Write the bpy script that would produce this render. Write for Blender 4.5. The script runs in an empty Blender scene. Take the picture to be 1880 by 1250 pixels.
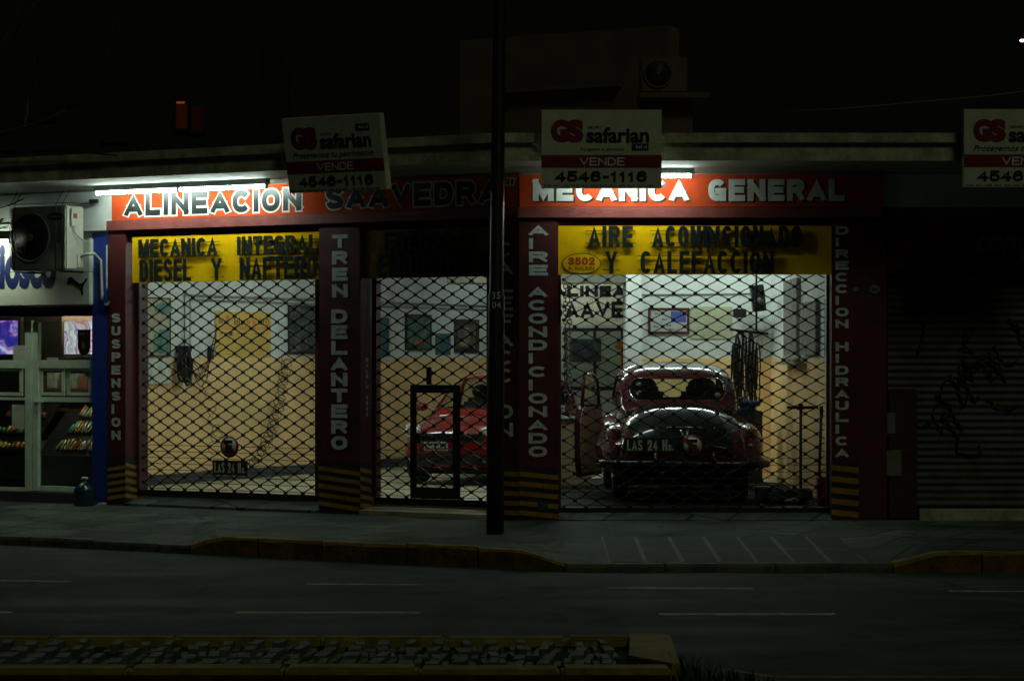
import bpy, bmesh, math, random
from mathutils import Vector, Matrix
random.seed(7)
S = bpy.context.scene
COL = S.collection
R = math.radians
# ------------------------------------------------------------------ camera, sky, street light, exposure
F = 4439.0; CX = 940.0; HY = 655.0; CZ = 2.0          # 85 mm lens on a 36 mm wide frame of 1880 units
cd = bpy.data.cameras.new('camera'); cd.lens = 85; cd.sensor_width = 36
cd.shift_y = 0.016; cd.clip_start = 0.1; cd.clip_end = 2000
cam = bpy.data.objects.new('camera', cd); COL.objects.link(cam)
cam.location = (0, 0, CZ); cam.rotation_euler = (R(90), 0, 0); S.camera = cam

SUN_ELEV, SUN_AZ = R(47), R(24)                       # a high warm street light to the right, behind the camera
w = bpy.data.worlds.new('World'); S.world = w; w.use_nodes = True
wn = w.node_tree.nodes; wl = w.node_tree.links
sky = wn.new('ShaderNodeTexSky'); sky.sky_type = 'NISHITA'; sky.sun_disc = False
sky.sun_elevation = R(0.5); sky.sun_rotation = R(140)
hsv = wn.new('ShaderNodeHueSaturation'); hsv.inputs['Saturation'].default_value = 0.15
mixw = wn.new('ShaderNodeMix'); mixw.data_type = 'RGBA'; mixw.blend_type = 'MULTIPLY'; mixw.inputs[0].default_value = 1
mixw.inputs[7].default_value = (1.0, 0.93, 0.78, 1)
wl.new(sky.outputs[0], hsv.inputs['Color']); wl.new(hsv.outputs[0], mixw.inputs[6])
wl.new(mixw.outputs[2], wn['Background'].inputs[0]); wn['Background'].inputs[1].default_value = 0.0012
sd = bpy.data.lights.new('sun', 'SUN'); sd.energy = 0.165; sd.angle = R(12); sd.color = (.88, 1.0, 0.66)
sun = bpy.data.objects.new('sun', sd); COL.objects.link(sun)
tl = Vector((math.sin(SUN_AZ)*math.cos(SUN_ELEV), -math.cos(SUN_AZ)*math.cos(SUN_ELEV), math.sin(SUN_ELEV)))
sun.rotation_euler = tl.to_track_quat('Z', 'Y').to_euler(); sun.location = tl*40
S.view_settings.view_transform = 'Standard'; S.view_settings.look = 'None'
S.view_settings.exposure = 0.0; S.view_settings.gamma = 1.0
S.render.engine = 'CYCLES'
S.cycles.use_denoising = True
S.cycles.max_bounces = 6; S.cycles.transparent_max_bounces = 12
S.cycles.sample_clamp_indirect = 4.0

TUBE_OUT, TUBE_IN, TUBE_KIOSK = 60.0, 140.0, 46.0

# ------------------------------------------------------------------ helpers
I4 = Matrix.Identity(4)
TH = R(28.9)                                          # the street front bends by this angle at the corner pillar
C0 = Vector((0.078, 26.5, 0))
MR = Matrix.Translation(C0)
ML = Matrix.Translation(C0) @ Matrix.Rotation(-TH, 4, 'Z')
CAMP = Vector((0, 0, CZ))
WM = {}

def P(M, px, py, y=0.0):
    """where the sight line of a photo pixel meets the plane at depth y of frame M -> (x, z) in that frame"""
    Mi = M.inverted()
    o = Mi @ CAMP; d = Mi.to_3x3() @ Vector(((px-CX)/F, 1, (HY-py)/F))
    t = (y-o.y)/d.y; q = o+d*t
    return q.x, q.z
def PX(M, px, y=0.0): return P(M, px, HY, y)[0]
def W(px, py, Y): return Vector(((px-CX)*Y/F, Y, CZ+(HY-py)*Y/F))
def G(px, py, z=0.0):
    Y = (CZ-z)*F/(py-HY); return Vector(((px-CX)*Y/F, Y, z))

class MB:
    def __init__(s, M=I4): s.v = []; s.f = []; s.mi = []; s.sm = []; s.M = M
    def add(s, vs, fs, mi=0, smooth=False, X=None):
        b = len(s.v); M = s.M @ X if X is not None else s.M
        s.v += [M @ Vector(v) for v in vs]
        for f in fs: s.f.append([b+i for i in f]); s.mi.append(mi); s.sm.append(smooth)
        return s
    def box(s, x0, x1, y0, y1, z0, z1, mi=0, bev=0.0, X=None):
        if x0 > x1: x0, x1 = x1, x0
        if y0 > y1: y0, y1 = y1, y0
        if z0 > z1: z0, z1 = z1, z0
        vs = [(x0,y0,z0),(x1,y0,z0),(x1,y1,z0),(x0,y1,z0),(x0,y0,z1),(x1,y0,z1),(x1,y1,z1),(x0,y1,z1)]
        fs = [(0,3,2,1),(4,5,6,7),(0,1,5,4),(1,2,6,5),(2,3,7,6),(3,0,4,7)]
        if bev > 0:
            bm = bmesh.new(); bv = [bm.verts.new(v) for v in vs]
            for f in fs: bm.faces.new([bv[i] for i in f])
            bmesh.ops.bevel(bm, geom=bm.edges[:], offset=bev, segments=2, affect='EDGES')
            bm.verts.index_update()
            vs = [v.co[:] for v in bm.verts]; fs = [[v.index for v in f.verts] for f in bm.faces]; bm.free()
        return s.add(vs, fs, mi, False, X)
    def prism(s, poly, z0, z1, mi=0, X=None):
        n = len(poly)
        vs = [(x, y, z0) for x, y in poly]+[(x, y, z1) for x, y in poly]
        fs = [list(range(n))[::-1], list(range(n, 2*n))]+[(i, (i+1) % n, n+(i+1) % n, n+i) for i in range(n)]
        return s.add(vs, fs, mi, False, X)
    def plate(s, poly, y0, y1, mi=0, X=None):
        """outline in the x-z plane given a thickness along y"""
        n = len(poly)
        vs = [(x, y0, z) for x, z in poly]+[(x, y1, z) for x, z in poly]
        fs = [list(range(n)), list(range(n, 2*n))[::-1]]+[(i, n+i, n+(i+1) % n, (i+1) % n) for i in range(n)]
        return s.add(vs, fs, mi, False, X)
    def tube(s, pts, r, n=8, mi=0, smooth=True, X=None, caps=True):
        pts = [Vector(p) for p in pts]; rs = r if isinstance(r, (list, tuple)) else [r]*len(pts)
        vs = []; fs = []; ref = None
        for i, p in enumerate(pts):
            d = (pts[min(i+1, len(pts)-1)]-pts[max(i-1, 0)])
            if d.length < 1e-9: d = Vector((0, 0, 1))
            d.normalize()
            if ref is None: ref = Vector((0, 0, 1)) if abs(d.z) < .9 else Vector((1, 0, 0))
            a = ref-d*ref.dot(d)
            if a.length < 1e-6: a = Vector((1, 0, 0))-d*d.x
            a.normalize(); ref = a; b = d.cross(a)
            for k in range(n):
                t = 2*math.pi*(k+.5)/n
                vs.append(p+a*math.cos(t)*rs[i]+b*math.sin(t)*rs[i])
        for i in range(len(pts)-1):
            for k in range(n):
                fs.append((i*n+k, i*n+(k+1) % n, (i+1)*n+(k+1) % n, (i+1)*n+k))
        if caps: fs.append(list(range(n))[::-1]); fs.append([(len(pts)-1)*n+k for k in range(n)])
        return s.add(vs, fs, mi, smooth, X)
    def cyl(s, c, ax, r, h, n=24, mi=0, r2=None, X=None, smooth=True):
        a = Vector(ax).normalized(); c = Vector(c)
        return s.tube([c-a*h/2, c+a*h/2], [r, r if r2 is None else r2], n, mi, smooth, X)
    def ring(s, c, r, t, n=32, axis='y', mi=0, X=None):
        pts = []
        for k in range(n+1):
            a = 2*math.pi*k/n
            pts.append((c[0]+r*math.cos(a), c[1], c[2]+r*math.sin(a)) if axis == 'y' else (c[0], c[1]+r*math.cos(a), c[2]+r*math.sin(a)))
        return s.tube(pts, t, 6, mi, True, X)
    def ell(s, c, rx, ry, rz, nu=20, nv=12, mi=0, X=None):
        vs = []; fs = []
        for j in range(nv+1):
            ph = math.pi*j/nv-math.pi/2
            for i in range(nu):
                t = 2*math.pi*i/nu
                vs.append((c[0]+rx*math.cos(ph)*math.cos(t), c[1]+ry*math.cos(ph)*math.sin(t), c[2]+rz*math.sin(ph)))
        for j in range(nv):
            for i in range(nu): fs.append((j*nu+i, j*nu+(i+1) % nu, (j+1)*nu+(i+1) % nu, (j+1)*nu+i))
        return s.add(vs, fs, mi, True, X)
    def blob(s, c, rx, ry, rz, mi=0):
        """crumpled lump of cloth"""
        ph = [random.uniform(0, 6.3) for _ in range(6)]; nu, nv = 18, 10; vs = []; fs = []
        for j in range(nv+1):
            p = math.pi*j/nv-math.pi/2
            for i in range(nu):
                t = 2*math.pi*i/nu; k = 1+.28*math.sin(3*t+ph[0]+2*p)*math.cos(p)+.18*math.sin(5*t+ph[1]-3*p)*math.cos(p)+.15*math.sin(4*p+ph[2])
                vs.append((c[0]+rx*k*math.cos(p)*math.cos(t), c[1]+ry*k*math.cos(p)*math.sin(t), c[2]+rz*k*math.sin(p)))
        for j in range(nv):
            for i in range(nu): fs.append((j*nu+i, j*nu+(i+1) % nu, (j+1)*nu+(i+1) % nu, (j+1)*nu+i))
        return s.add(vs, fs, mi, True)
    def lathe(s, prof, c=(0, 0, 0), n=24, mi=0, X=None):
        vs = []; fs = []
        for r, z in prof:
            for k in range(n):
                t = 2*math.pi*k/n; vs.append((c[0]+r*math.cos(t), c[1]+r*math.sin(t), c[2]+z))
        for i in range(len(prof)-1):
            for k in range(n): fs.append((i*n+k, i*n+(k+1) % n, (i+1)*n+(k+1) % n, (i+1)*n+k))
        fs.append(list(range(n))[::-1]); fs.append([(len(prof)-1)*n+k for k in range(n)])
        return s.add(vs, fs, mi, True, X)
    def loft(s, rings, mi=0, X=None, caps=True, smooth=True):
        n = len(rings[0]); vs = [p for r_ in rings for p in r_]; fs = []
        for i in range(len(rings)-1):
            for k in range(n): fs.append((i*n+k, i*n+(k+1) % n, (i+1)*n+(k+1) % n, (i+1)*n+k))
        if caps: fs.append(list(range(n))[::-1]); fs.append([(len(rings)-1)*n+k for k in range(n)])
        return s.add(vs, fs, mi, smooth, X)
    def grid(s, rows, mi=0, smooth=True, X=None):
        n = len(rows[0]); vs = [p for r_ in rows for p in r_]
        fs = [(i*n+k, i*n+k+1, (i+1)*n+k+1, (i+1)*n+k) for i in range(len(rows)-1) for k in range(n-1)]
        return s.add(vs, fs, mi, smooth, X)
    # lettering: outlines of the built-in font, fitted to a rectangle of the frame's x-z plane
    def text(s, st, x0, x1, z0, z1, y, bold=0.02, mi=0, shear=0.0, ext=0.0, X=None, space=1.0):
        vs, fs, (a0, a1, b0, b1) = glyphs(st, bold, shear, ext, space)
        kx = (x1-x0)/max(a1-a0, 1e-6); kz = (z1-z0)/max(b1-b0, 1e-6)
        return s.add([(x0+(v[0]-a0)*kx, y-v[2], z0+(v[1]-b0)*kz) for v in vs], fs, mi, False, X)
    def build(s, name, mats, parent=None, base=None, fix=True):
        if not isinstance(mats, (list, tuple)): mats = [mats]
        if parent is not None: Mo = WM[parent.name]
        else:
            if base is None:
                xs = [v.x for v in s.v]; ys = [v.y for v in s.v]; zs = [v.z for v in s.v]
                base = Vector(((min(xs)+max(xs))/2, (min(ys)+max(ys))/2, min(zs)))
            Mo = Matrix.Translation(Vector(base)) @ s.M.to_3x3().normalized().to_4x4()
        Mi = Mo.inverted()
        me = bpy.data.meshes.new(name)
        me.from_pydata([(Mi @ v)[:] for v in s.v], [], s.f)
        for m in mats: me.materials.append(m)
        me.polygons.foreach_set('material_index', s.mi); me.polygons.foreach_set('use_smooth', s.sm)
        if fix:
            bm = bmesh.new(); bm.from_mesh(me); bmesh.ops.recalc_face_normals(bm, faces=bm.faces[:]); bm.to_mesh(me); bm.free()
        me.update()
        o = bpy.data.objects.new(name, me); COL.objects.link(o)
        if parent is not None: o.parent = parent
        else: o.matrix_world = Mo
        WM[o.name] = Mo
        return o

_gl = {}
def glyphs(st, bold, shear, ext, space):
    k = (st, bold, shear, ext, space)
    if k in _gl: return _gl[k]
    c = bpy.data.curves.new('lettering', 'FONT'); c.body = st; c.offset = bold; c.shear = shear; c.extrude = ext
    c.space_character = space; c.resolution_u = 4
    o = bpy.data.objects.new('lettering', c); COL.objects.link(o)
    dg = bpy.context.evaluated_depsgraph_get(); me = bpy.data.meshes.new_from_object(o.evaluated_get(dg))
    vs = [tuple(v.co) for v in me.vertices]; fs = [tuple(p.vertices) for p in me.polygons]
    bpy.data.objects.remove(o); bpy.data.curves.remove(c); bpy.data.meshes.remove(me)
    xs = [v[0] for v in vs]; ys = [v[1] for v in vs]
    _gl[k] = (vs, fs, (min(xs), max(xs), min(ys), max(ys)))
    return _gl[k]

def marks(mb, x0, x1, z0, z1, y, n=8, t=.001):
    """print too small to read in the photo: a row of little strokes"""
    w_ = (x1-x0)/n
    for k in range(n):
        if k % 5 == 4: continue
        mb.box(x0+k*w_, x0+k*w_+w_*.6, y, y+t, z0, z1-(z1-z0)*(.35 if (k*7) % 3 else 0))
def tag(o, label=None, cat=None, group=None, kind=None):
    if label: o['label'] = label
    if cat: o['category'] = cat
    if group: o['group'] = group
    if kind: o['kind'] = kind
    return o
def struct(o): o['kind'] = 'structure'; return o
def thing(name, label, cat, base, M=I4, group=None, rz=0.0):
    """an Empty standing at `base` (given in frame M)"""
    o = bpy.data.objects.new(name, None); COL.objects.link(o); o.empty_display_size = .2
    Mo = M @ Matrix.Translation(Vector(base)) @ Matrix.Rotation(rz, 4, 'Z')
    o.matrix_world = Mo; WM[o.name] = Mo
    return tag(o, label, cat, group)
def copy_tree(o, parent=None):
    c = o.copy(); COL.objects.link(c); c.parent = parent
    for ch in list(o.children): copy_tree(ch, c)
    return c

# bold block capitals drawn as strokes with mitred corners
def _arc(cx, cz, rx, rz, a0, a1, n=14, e=2.35):
    out = []
    for k in range(n+1):
        a = R(a0+(a1-a0)*k/n); c, s_ = math.cos(a), math.sin(a)
        out.append((cx+rx*math.copysign(abs(c)**(2/e), c), cz+rz*math.copysign(abs(s_)**(2/e), s_)))
    return out
def _smooth(pts, n=5):
    out = []
    for i in range(len(pts)-1):
        p0, p1, p2, p3 = pts[max(i-1, 0)], pts[i], pts[i+1], pts[min(i+2, len(pts)-1)]
        for k in range(n):
            t = k/n; out.append(tuple(.5*(2*b_+(c_-a_)*t+(2*a_-5*b_+4*c_-d_)*t*t+(3*b_-a_-3*c_+d_)*t**3) for a_, b_, c_, d_ in zip(p0, p1, p2, p3)))
    return out+[pts[-1]]
_S = _smooth([(.92, .80), (.80, .95), (.5, 1), (.16, .93), (.03, .76), (.16, .59), (.5, .51), (.85, .42), (.98, .24), (.85, .06), (.5, 0), (.19, .05), (.07, .20)])
GL = {
 'A': [[(0, 0), (.5, 1), (1, 0)], [(.22, .27), (.78, .27)]], 'B': [[(0, 0), (0, 1)], [(0, 1), (.55, 1)]+_arc(.6, .765, .34, .235, 90, -90)+[(0, .53)], [(.5, .53)]+_arc(.62, .265, .38, .265, 90, -90)+[(0, 0)]],
 'C': [_arc(.5, .5, .5, .5, 42, 318, 24)], 'D': [[(0, 0), (0, 1)], [(0, 1), (.42, 1)]+_arc(.5, .5, .5, .5, 84, -84, 16)+[(.42, 0), (0, 0)]],
 'E': [[(1, 1), (0, 1), (0, 0), (1, 0)], [(0, .52), (.9, .52)]], 'F': [[(1, 1), (0, 1), (0, 0)], [(0, .5), (.85, .5)]],
 'G': [_arc(.5, .5, .5, .5, 42, 335, 24), [(1, .0), (1, .44), (.58, .44)]], 'H': [[(0, 0), (0, 1)], [(1, 0), (1, 1)], [(0, .5), (1, .5)]], 'I': [[(.5, 0), (.5, 1)]],
 'K': [[(0, 0), (0, 1)], [(1, 1), (0, .4)], [(.3, .6), (1, 0)]], 'L': [[(0, 1), (0, 0), (1, 0)]], 'M': [[(0, 0), (0, 1)], [(0, 1), (.5, .12), (1, 1)], [(1, 1), (1, 0)]], 'N': [[(0, 0), (0, 1)], [(0, 1), (1, 0)], [(1, 0), (1, 1)]],
 'O': [_arc(.5, .5, .5, .5, 0, 360, 32)], 'P': [[(0, 0), (0, 1)], [(0, 1), (.6, 1)]+_arc(.62, .74, .38, .26, 90, -90)+[(0, .48)]],
 'R': [[(0, 0), (0, 1)], [(0, 1), (.6, 1)]+_arc(.62, .75, .36, .25, 90, -90)+[(0, .5)], [(.58, .5), (.98, 0)]], 'S': [_S], 'T': [[(0, 1), (1, 1)], [(.5, 1), (.5, 0)]],
 'U': [[(0, 1), (0, .4)]+_arc(.5, .36, .5, .36, 180, 360)+[(1, 1)]], 'V': [[(0, 1), (.5, 0), (1, 1)]], 'X': [[(0, 0), (1, 1)], [(0, 1), (1, 0)]], 'Y': [[(0, 1), (.5, .45), (1, 1)], [(.5, .5), (.5, 0)]], 'Z': [[(0, 1), (1, 1), (0, 0), (1, 0)]],
 '0': [_arc(.5, .5, .5, .5, 0, 360, 28)], '1': [[(.1, .72), (.55, 1), (.55, 0)]], '2': [_smooth([(.03, .72), (.16, .94), (.5, 1), (.85, .93), (.97, .73), (.8, .46), (.3, .2)])+[(0, 0), (1, 0)]],
 '3': [_smooth([(.03, .8), (.2, .96), (.5, 1), (.85, .92), (.93, .74), (.8, .56), (.45, .52)]), _smooth([(.45, .52), (.85, .46), (.98, .26), (.85, .06), (.5, 0), (.15, .05), (.02, .22)])],
 '4': [[(.72, 0), (.72, 1), (0, .28), (1, .28)]], '5': [[(.92, 1), (.16, 1), (.08, .5)]+_smooth([(.3, .6), (.6, .62), (.9, .5), (.97, .28), (.85, .07), (.5, 0), (.15, .06), (.02, .22)])],
 '6': [_smooth([(.92, .82), (.75, .97), (.48, 1), (.15, .85), (.02, .5), (.06, .2), (.25, .03), (.5, 0), (.85, .08), (.98, .3), (.85, .53), (.5, .6), (.15, .5), (.04, .35)])],
 '7': [[(0, 1), (1, 1), (.35, 0)]], '-': [[(.1, .42), (.9, .42)]], '.': [[(.5, 0), (.5, .02)]], '"': [[(.1, 1), (.0, .55)], [(.9, 1), (.8, .55)]],
}
GW = {'I': 0.0, '1': .62, '.': 0.0, 'M': 1.22, ' ': .45, 'E': .88, 'F': .84, 'L': .84, 'T': .92, '-': .6, 'A': 1.08, 'V': 1.05, '"': .6}
def _ribbon(pts, T, lo, hi, ends=1.0, closed=False):
    n = len(pts); vs = []
    for i in range(n):
        p = Vector(pts[i]); pr = pts[i-1] if i > 0 else (pts[n-2] if closed else None); nx = pts[i+1] if i < n-1 else (pts[1] if closed else None)
        a = (p-Vector(pr)).normalized() if pr else None; b = (Vector(nx)-p).normalized() if nx else None
        a = a or b; b = b or a
        na, nb = Vector((-a.y, a.x)), Vector((-b.y, b.x)); m = na+nb
        m = m.normalized() if m.length > .05 else na
        k = min(2.2, 1/max(.3, m.dot(na))); e = Vector((0, 0))
        if not closed:
            if i == 0: e = -a*T*.5*ends
            if i == n-1: e = a*T*.5*ends
        for sg in (1, -1):
            q = p+e+m*(sg*T/2*k); vs.append((q.x, min(hi, max(lo, q.y))))
    return vs, [(2*i, 2*i+1, 2*i+3, 2*i+2) for i in range(n-1)]
def stext(mb, st, x0, x1, z0, z1, y, T, mi=0, grow=0.0, gap=.5, ext=0.0, sx=1.0):
    """letters of st fill x0..x1, z0..z1; T = stroke width in metres; grow widens every stroke outwards (for outlines)"""
    xo = x0; x1 = (x1-x0)/sx; x0 = 0.0
    ws = [GW.get(c, 1.0) for c in st]; g = gap*T; n = len(st)
    unit = (x1-x0-n*T-(n-1)*g)/max(1e-6, sum(ws)) if sum(ws) > 0 else 0
    x = x0; dz = 0.0
    for c, w_ in zip(st, ws):
        bw = w_*unit
        for pl in GL.get(c, []):
            pts = [(x+T/2+(p[0] if w_ > 0 else .5)*bw, z0+T/2+p[1]*(z1-z0-T)) for p in pl]
            cl = len(pts) > 4 and abs(pts[0][0]-pts[-1][0]) < 1e-6 and abs(pts[0][1]-pts[-1][1]) < 1e-6
            if cl: pts = pts[:-1]+[pts[0]]
            vs, fs = _ribbon(pts, T+2*grow, z0-grow, z1+grow, (2*grow/(T+2*grow)+.15) if c in 'SCG' and len(pts) > 5 else 1.0, cl)
            if c not in 'AVMNXYZK4"':
                fx = x-grow-1e-4 if w_ > 0 else -1e9; vs = [(max(fx, min(x+T+bw+grow, q[0])) if w_ > 0 else q[0], q[1]) for q in vs]
            vs = [(xo+sx*q[0], q[1]) for q in vs]
            dz += .00018; yy = y-(dz % .0022)
            if ext > 0:
                m = len(vs); V = [(q[0], yy, q[1]) for q in vs]+[(q[0], yy+ext, q[1]) for q in vs]; Fs = list(fs)+[tuple(i+m for i in f)[::-1] for f in fs]
                k = m//2
                for i in range(k-1): Fs += [(2*i, 2*i+2, 2*i+2+m, 2*i+m), (2*i+1, 2*i+1+m, 2*i+3+m, 2*i+3)]
                Fs += [(0, m, m+1, 1), (m-2, m-1, 2*m-1, 2*m-2)]
                mb.add(V, Fs, mi)
            else: mb.add([(q[0], yy, q[1]) for q in vs], fs, mi)
        x += bw+T+g

# ------------------------------------------------------------------ materials
_m = {}
def mat(name, col, rough=.6, metal=0.0, var=.18, scale=6.0, bump=0.0, col2=None, coat=0.0, spec=.5, emit=None, estr=0.0, trans=0.0, fine=60.0, amt2=.5):
    if name in _m: return _m[name]
    m = bpy.data.materials.new(name); m.use_nodes = True
    nt = m.node_tree; n = nt.nodes; l = nt.links; b = n['Principled BSDF']
    b.inputs['Roughness'].default_value = rough; b.inputs['Metallic'].default_value = metal
    b.inputs['Coat Weight'].default_value = coat; b.inputs['Coat Roughness'].default_value = .06
    b.inputs['Specular IOR Level'].default_value = spec; b.inputs['Transmission Weight'].default_value = trans
    tc = n.new('ShaderNodeTexCoord'); no = n.new('ShaderNodeTexNoise'); no.inputs['Scale'].default_value = scale
    no.inputs['Detail'].default_value = 8; no.inputs['Roughness'].default_value = .65
    l.new(tc.outputs['Object'], no.inputs['Vector'])
    mx = n.new('ShaderNodeMix'); mx.data_type = 'RGBA'
    c2 = col2 if col2 else tuple(min(1, c*(1+var)) for c in col); c1 = col if col2 else tuple(c*(1-var) for c in col)
    mx.inputs[6].default_value = (*c1, 1); mx.inputs[7].default_value = (*c2, 1)
    rp = n.new('ShaderNodeValToRGB'); rp.color_ramp.elements[0].position = .36; rp.color_ramp.elements[1].position = .64
    l.new(no.outputs[0], rp.inputs[0]); l.new(rp.outputs[0], mx.inputs[0]); l.new(mx.outputs[2], b.inputs['Base Color'])
    mr = n.new('ShaderNodeMapRange'); mr.inputs[3].default_value = max(.02, rough-.1*min(1, rough*2)); mr.inputs[4].default_value = min(1, rough+.12*min(1, rough*2))
    l.new(no.outputs[0], mr.inputs[0]); l.new(mr.outputs[0], b.inputs['Roughness'])
    if bump > 0:
        n2 = n.new('ShaderNodeTexNoise'); n2.inputs['Scale'].default_value = fine; n2.inputs['Detail'].default_value = 6
        l.new(tc.outputs['Object'], n2.inputs['Vector'])
        bp = n.new('ShaderNodeBump'); bp.inputs['Strength'].default_value = bump; bp.inputs['Distance'].default_value = .02
        l.new(n2.outputs[0], bp.inputs['Height']); l.new(bp.outputs[0], b.inputs['Normal'])
    if emit: b.inputs['Emission Color'].default_value = (*emit, 1); b.inputs['Emission Strength'].default_value = estr
    _m[name] = m
    return m
def glow(name, col, st):
    m = bpy.data.materials.new(name); m.use_nodes = True; nt = m.node_tree
    nt.nodes.remove(nt.nodes['Principled BSDF']); e = nt.nodes.new('ShaderNodeEmission')
    e.inputs[0].default_value = (*col, 1); e.inputs[1].default_value = st
    nt.links.new(e.outputs[0], nt.nodes['Material Output'].inputs[0]); return m
def glass(name, tint=(.8, .9, .85), refl=1.0):
    m = bpy.data.materials.new(name); m.use_nodes = True; nt = m.node_tree
    nt.nodes.remove(nt.nodes['Principled BSDF'])
    t = nt.nodes.new('ShaderNodeBsdfTransparent'); t.inputs[0].default_value = (*tint, 1)
    g = nt.nodes.new('ShaderNodeBsdfGlossy'); g.inputs['Roughness'].default_value = .03
    lw = nt.nodes.new('ShaderNodeLayerWeight'); lw.inputs[0].default_value = .5
    pw = nt.nodes.new('ShaderNodeMath'); pw.operation = 'POWER'; pw.inputs[1].default_value = 5.0; nt.links.new(lw.outputs['Facing'], pw.inputs[0])
    fr = nt.nodes.new('ShaderNodeMath'); fr.operation = 'MULTIPLY_ADD'; fr.inputs[1].default_value = .8; fr.inputs[2].default_value = .05; nt.links.new(pw.outputs[0], fr.inputs[0])
    mx = nt.nodes.new('ShaderNodeMixShader')
    nt.links.new(fr.outputs[0], mx.inputs[0]); nt.links.new(t.outputs[0], mx.inputs[1]); nt.links.new(g.outputs[0], mx.inputs[2])
    nt.links.new(mx.outputs[0], nt.nodes['Material Output'].inputs[0]); return m
def art(name, cols, scale=4.0, rough=.35, stretch=(1, 1, 1), emit=0.0, dist=1.5):
    m = bpy.data.materials.new(name); m.use_nodes = True; nt = m.node_tree; n = nt.nodes; l = nt.links; b = n['Principled BSDF']
    tc = n.new('ShaderNodeTexCoord'); mp = n.new('ShaderNodeMapping'); mp.inputs['Scale'].default_value = stretch
    no = n.new('ShaderNodeTexNoise'); no.inputs['Scale'].default_value = scale; no.inputs['Detail'].default_value = 5; no.inputs['Distortion'].default_value = dist
    rp = n.new('ShaderNodeValToRGB'); el = rp.color_ramp.elements
    el[0].position = .3; el[0].color = (*cols[0], 1); el[1].position = .7; el[1].color = (*cols[-1], 1)
    for i, c in enumerate(cols[1:-1]):
        e = el.new(.3+.4*(i+1)/(len(cols)-1)); e.color = (*c, 1)
    l.new(tc.outputs['Object'], mp.inputs[0]); l.new(mp.outputs[0], no.inputs['Vector']); l.new(no.outputs[0], rp.inputs[0])
    b.inputs['Roughness'].default_value = rough
    l.new(rp.outputs[0], b.inputs['Base Color'])
    if emit > 0: l.new(rp.outputs[0], b.inputs['Emission Color']); b.inputs['Emission Strength'].default_value = emit
    return m

M_road = mat('asphalt', (.070, .080, .070), .62, var=.3, scale=2.2, bump=.5, fine=90)
M_walk0 = mat('sidewalk_concrete', (.10, .115, .10), .7, var=.35, scale=2.5, bump=.35, fine=40)
M_slab = mat('ramp_slab', (.060, .074, .056), .8, spec=.06, var=.3, scale=3, bump=.3, fine=50)
M_mortar = mat('mortar', (.19, .21, .165), .85, spec=.05, var=.2)
M_kerb = mat('kerb_stone', (.10, .10, .075), .8, spec=.1, var=.4, scale=5, bump=.5, fine=25)
M_yk = mat('kerb_yellow', (.30, .20, .028), .75, spec=.1, col2=(.13, .08, .02), scale=5, bump=.5, fine=30)
M_yks = mat('kerb_yellow_shaded', (.19, .11, .022), .8, spec=.08, col2=(.07, .042, .016), scale=6, bump=.6, fine=30)  # yellow of the kerb's front faces, darkened to stand in for their shade
M_cob = mat('cobble', (.095, .108, .08), .7, spec=.12, var=.3, scale=5, bump=.4, fine=30)
M_soil = mat('soil', (.022, .021, .015), .9, spec=.05, var=.4, bump=.6)
M_mark = mat('road_paint', (.62, .62, .42), .8, col2=(.20, .22, .17), scale=7, spec=.05)
M_red = mat('oxide_red_paint', (.080, .010, .009), .55, var=.25, scale=4, bump=.15)
M_beam = mat('beam_red_paint', (.22, .045, .038), .55, var=.22, scale=5, bump=.25)
M_orange = mat('sign_orange', (.52, .066, .018), .7, spec=.03, var=.16, scale=3, bump=.06)
M_orange2 = mat('sign_orange_right', (.48, .058, .017), .7, spec=.03, var=.2, scale=3, bump=.06)
M_cream = mat('letter_white', (.72, .74, .68), .55, var=.1, scale=10)
M_lgrey = mat('letter_grey_white', (.60, .64, .57), .6, var=.2, scale=14)
M_black = mat('letter_black', (.012, .018, .016), .35, var=.3, scale=10)
M_yel = mat('sign_yellow', (.88, .50, .004), .7, spec=.03, var=.08, scale=5)
M_white = mat('white_wall', (.62, .66, .62), .7, var=.1, scale=2.5, bump=.12)
M_wains = mat('wainscot_yellow', (.82, .56, .25), .6, var=.14, scale=1.3, bump=.1)
M_skirt = mat('skirting_dark', (.05, .05, .05), .6)
M_floor = mat('garage_floor', (.40, .36, .24), .45, var=.35, scale=1.8, bump=.1)
M_ceil = mat('ceiling_paint', (.45, .48, .44), .8)
M_corn = mat('cornice_plaster', (.52, .51, .35), .8, col2=(.25, .25, .17), scale=5, bump=.4, fine=30)
M_soff = mat('soffit_plaster', (.36, .39, .34), .75, var=.15, scale=4, bump=.2)
M_dark = mat('dark_iron', (.007, .008, .008), .6, metal=.0, var=.3)
M_pole = mat('pole_paint', (.016, .018, .017), .42, var=.35, scale=8, bump=.15)
M_steel = mat('galvanised', (.35, .36, .34), .4, metal=.7)
M_alu = mat('aluminium', (.68, .80, .66), .5, metal=.0, var=.1)
M_hzy = mat('hazard_yellow', (.40, .215, .02), .6, col2=(.24, .12, .02), scale=8)
M_hzk = mat('hazard_black', (.016, .014, .013), .6)
M_blue = mat('blue_paint', (.012, .038, .28), .5, var=.2, scale=4, bump=.1)
M_board = mat('board_white', (.52, .54, .39), .45, var=.12, scale=5)
M_bred = mat('board_red', (.20, .012, .016), .45, var=.15)
M_bblue = mat('board_navy', (.02, .025, .07), .45)
M_house = mat('lamp_housing', (.30, .33, .29), .4, var=.15)
M_tube = glow('tube_glow', (.80, 1.0, .90), TUBE_OUT)
M_tubein = glow('tube_glow_inside', (.82, 1.0, .90), TUBE_IN)
M_tubein2 = glow('tube_glow_inside_dim', (.82, 1.0, .92), 78.0)
M_tubek = glow('tube_glow_kiosk', (.84, 1.0, .80), TUBE_KIOSK)
M_ac = mat('ac_cream', (.50, .53, .44), .45, var=.12)
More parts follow.
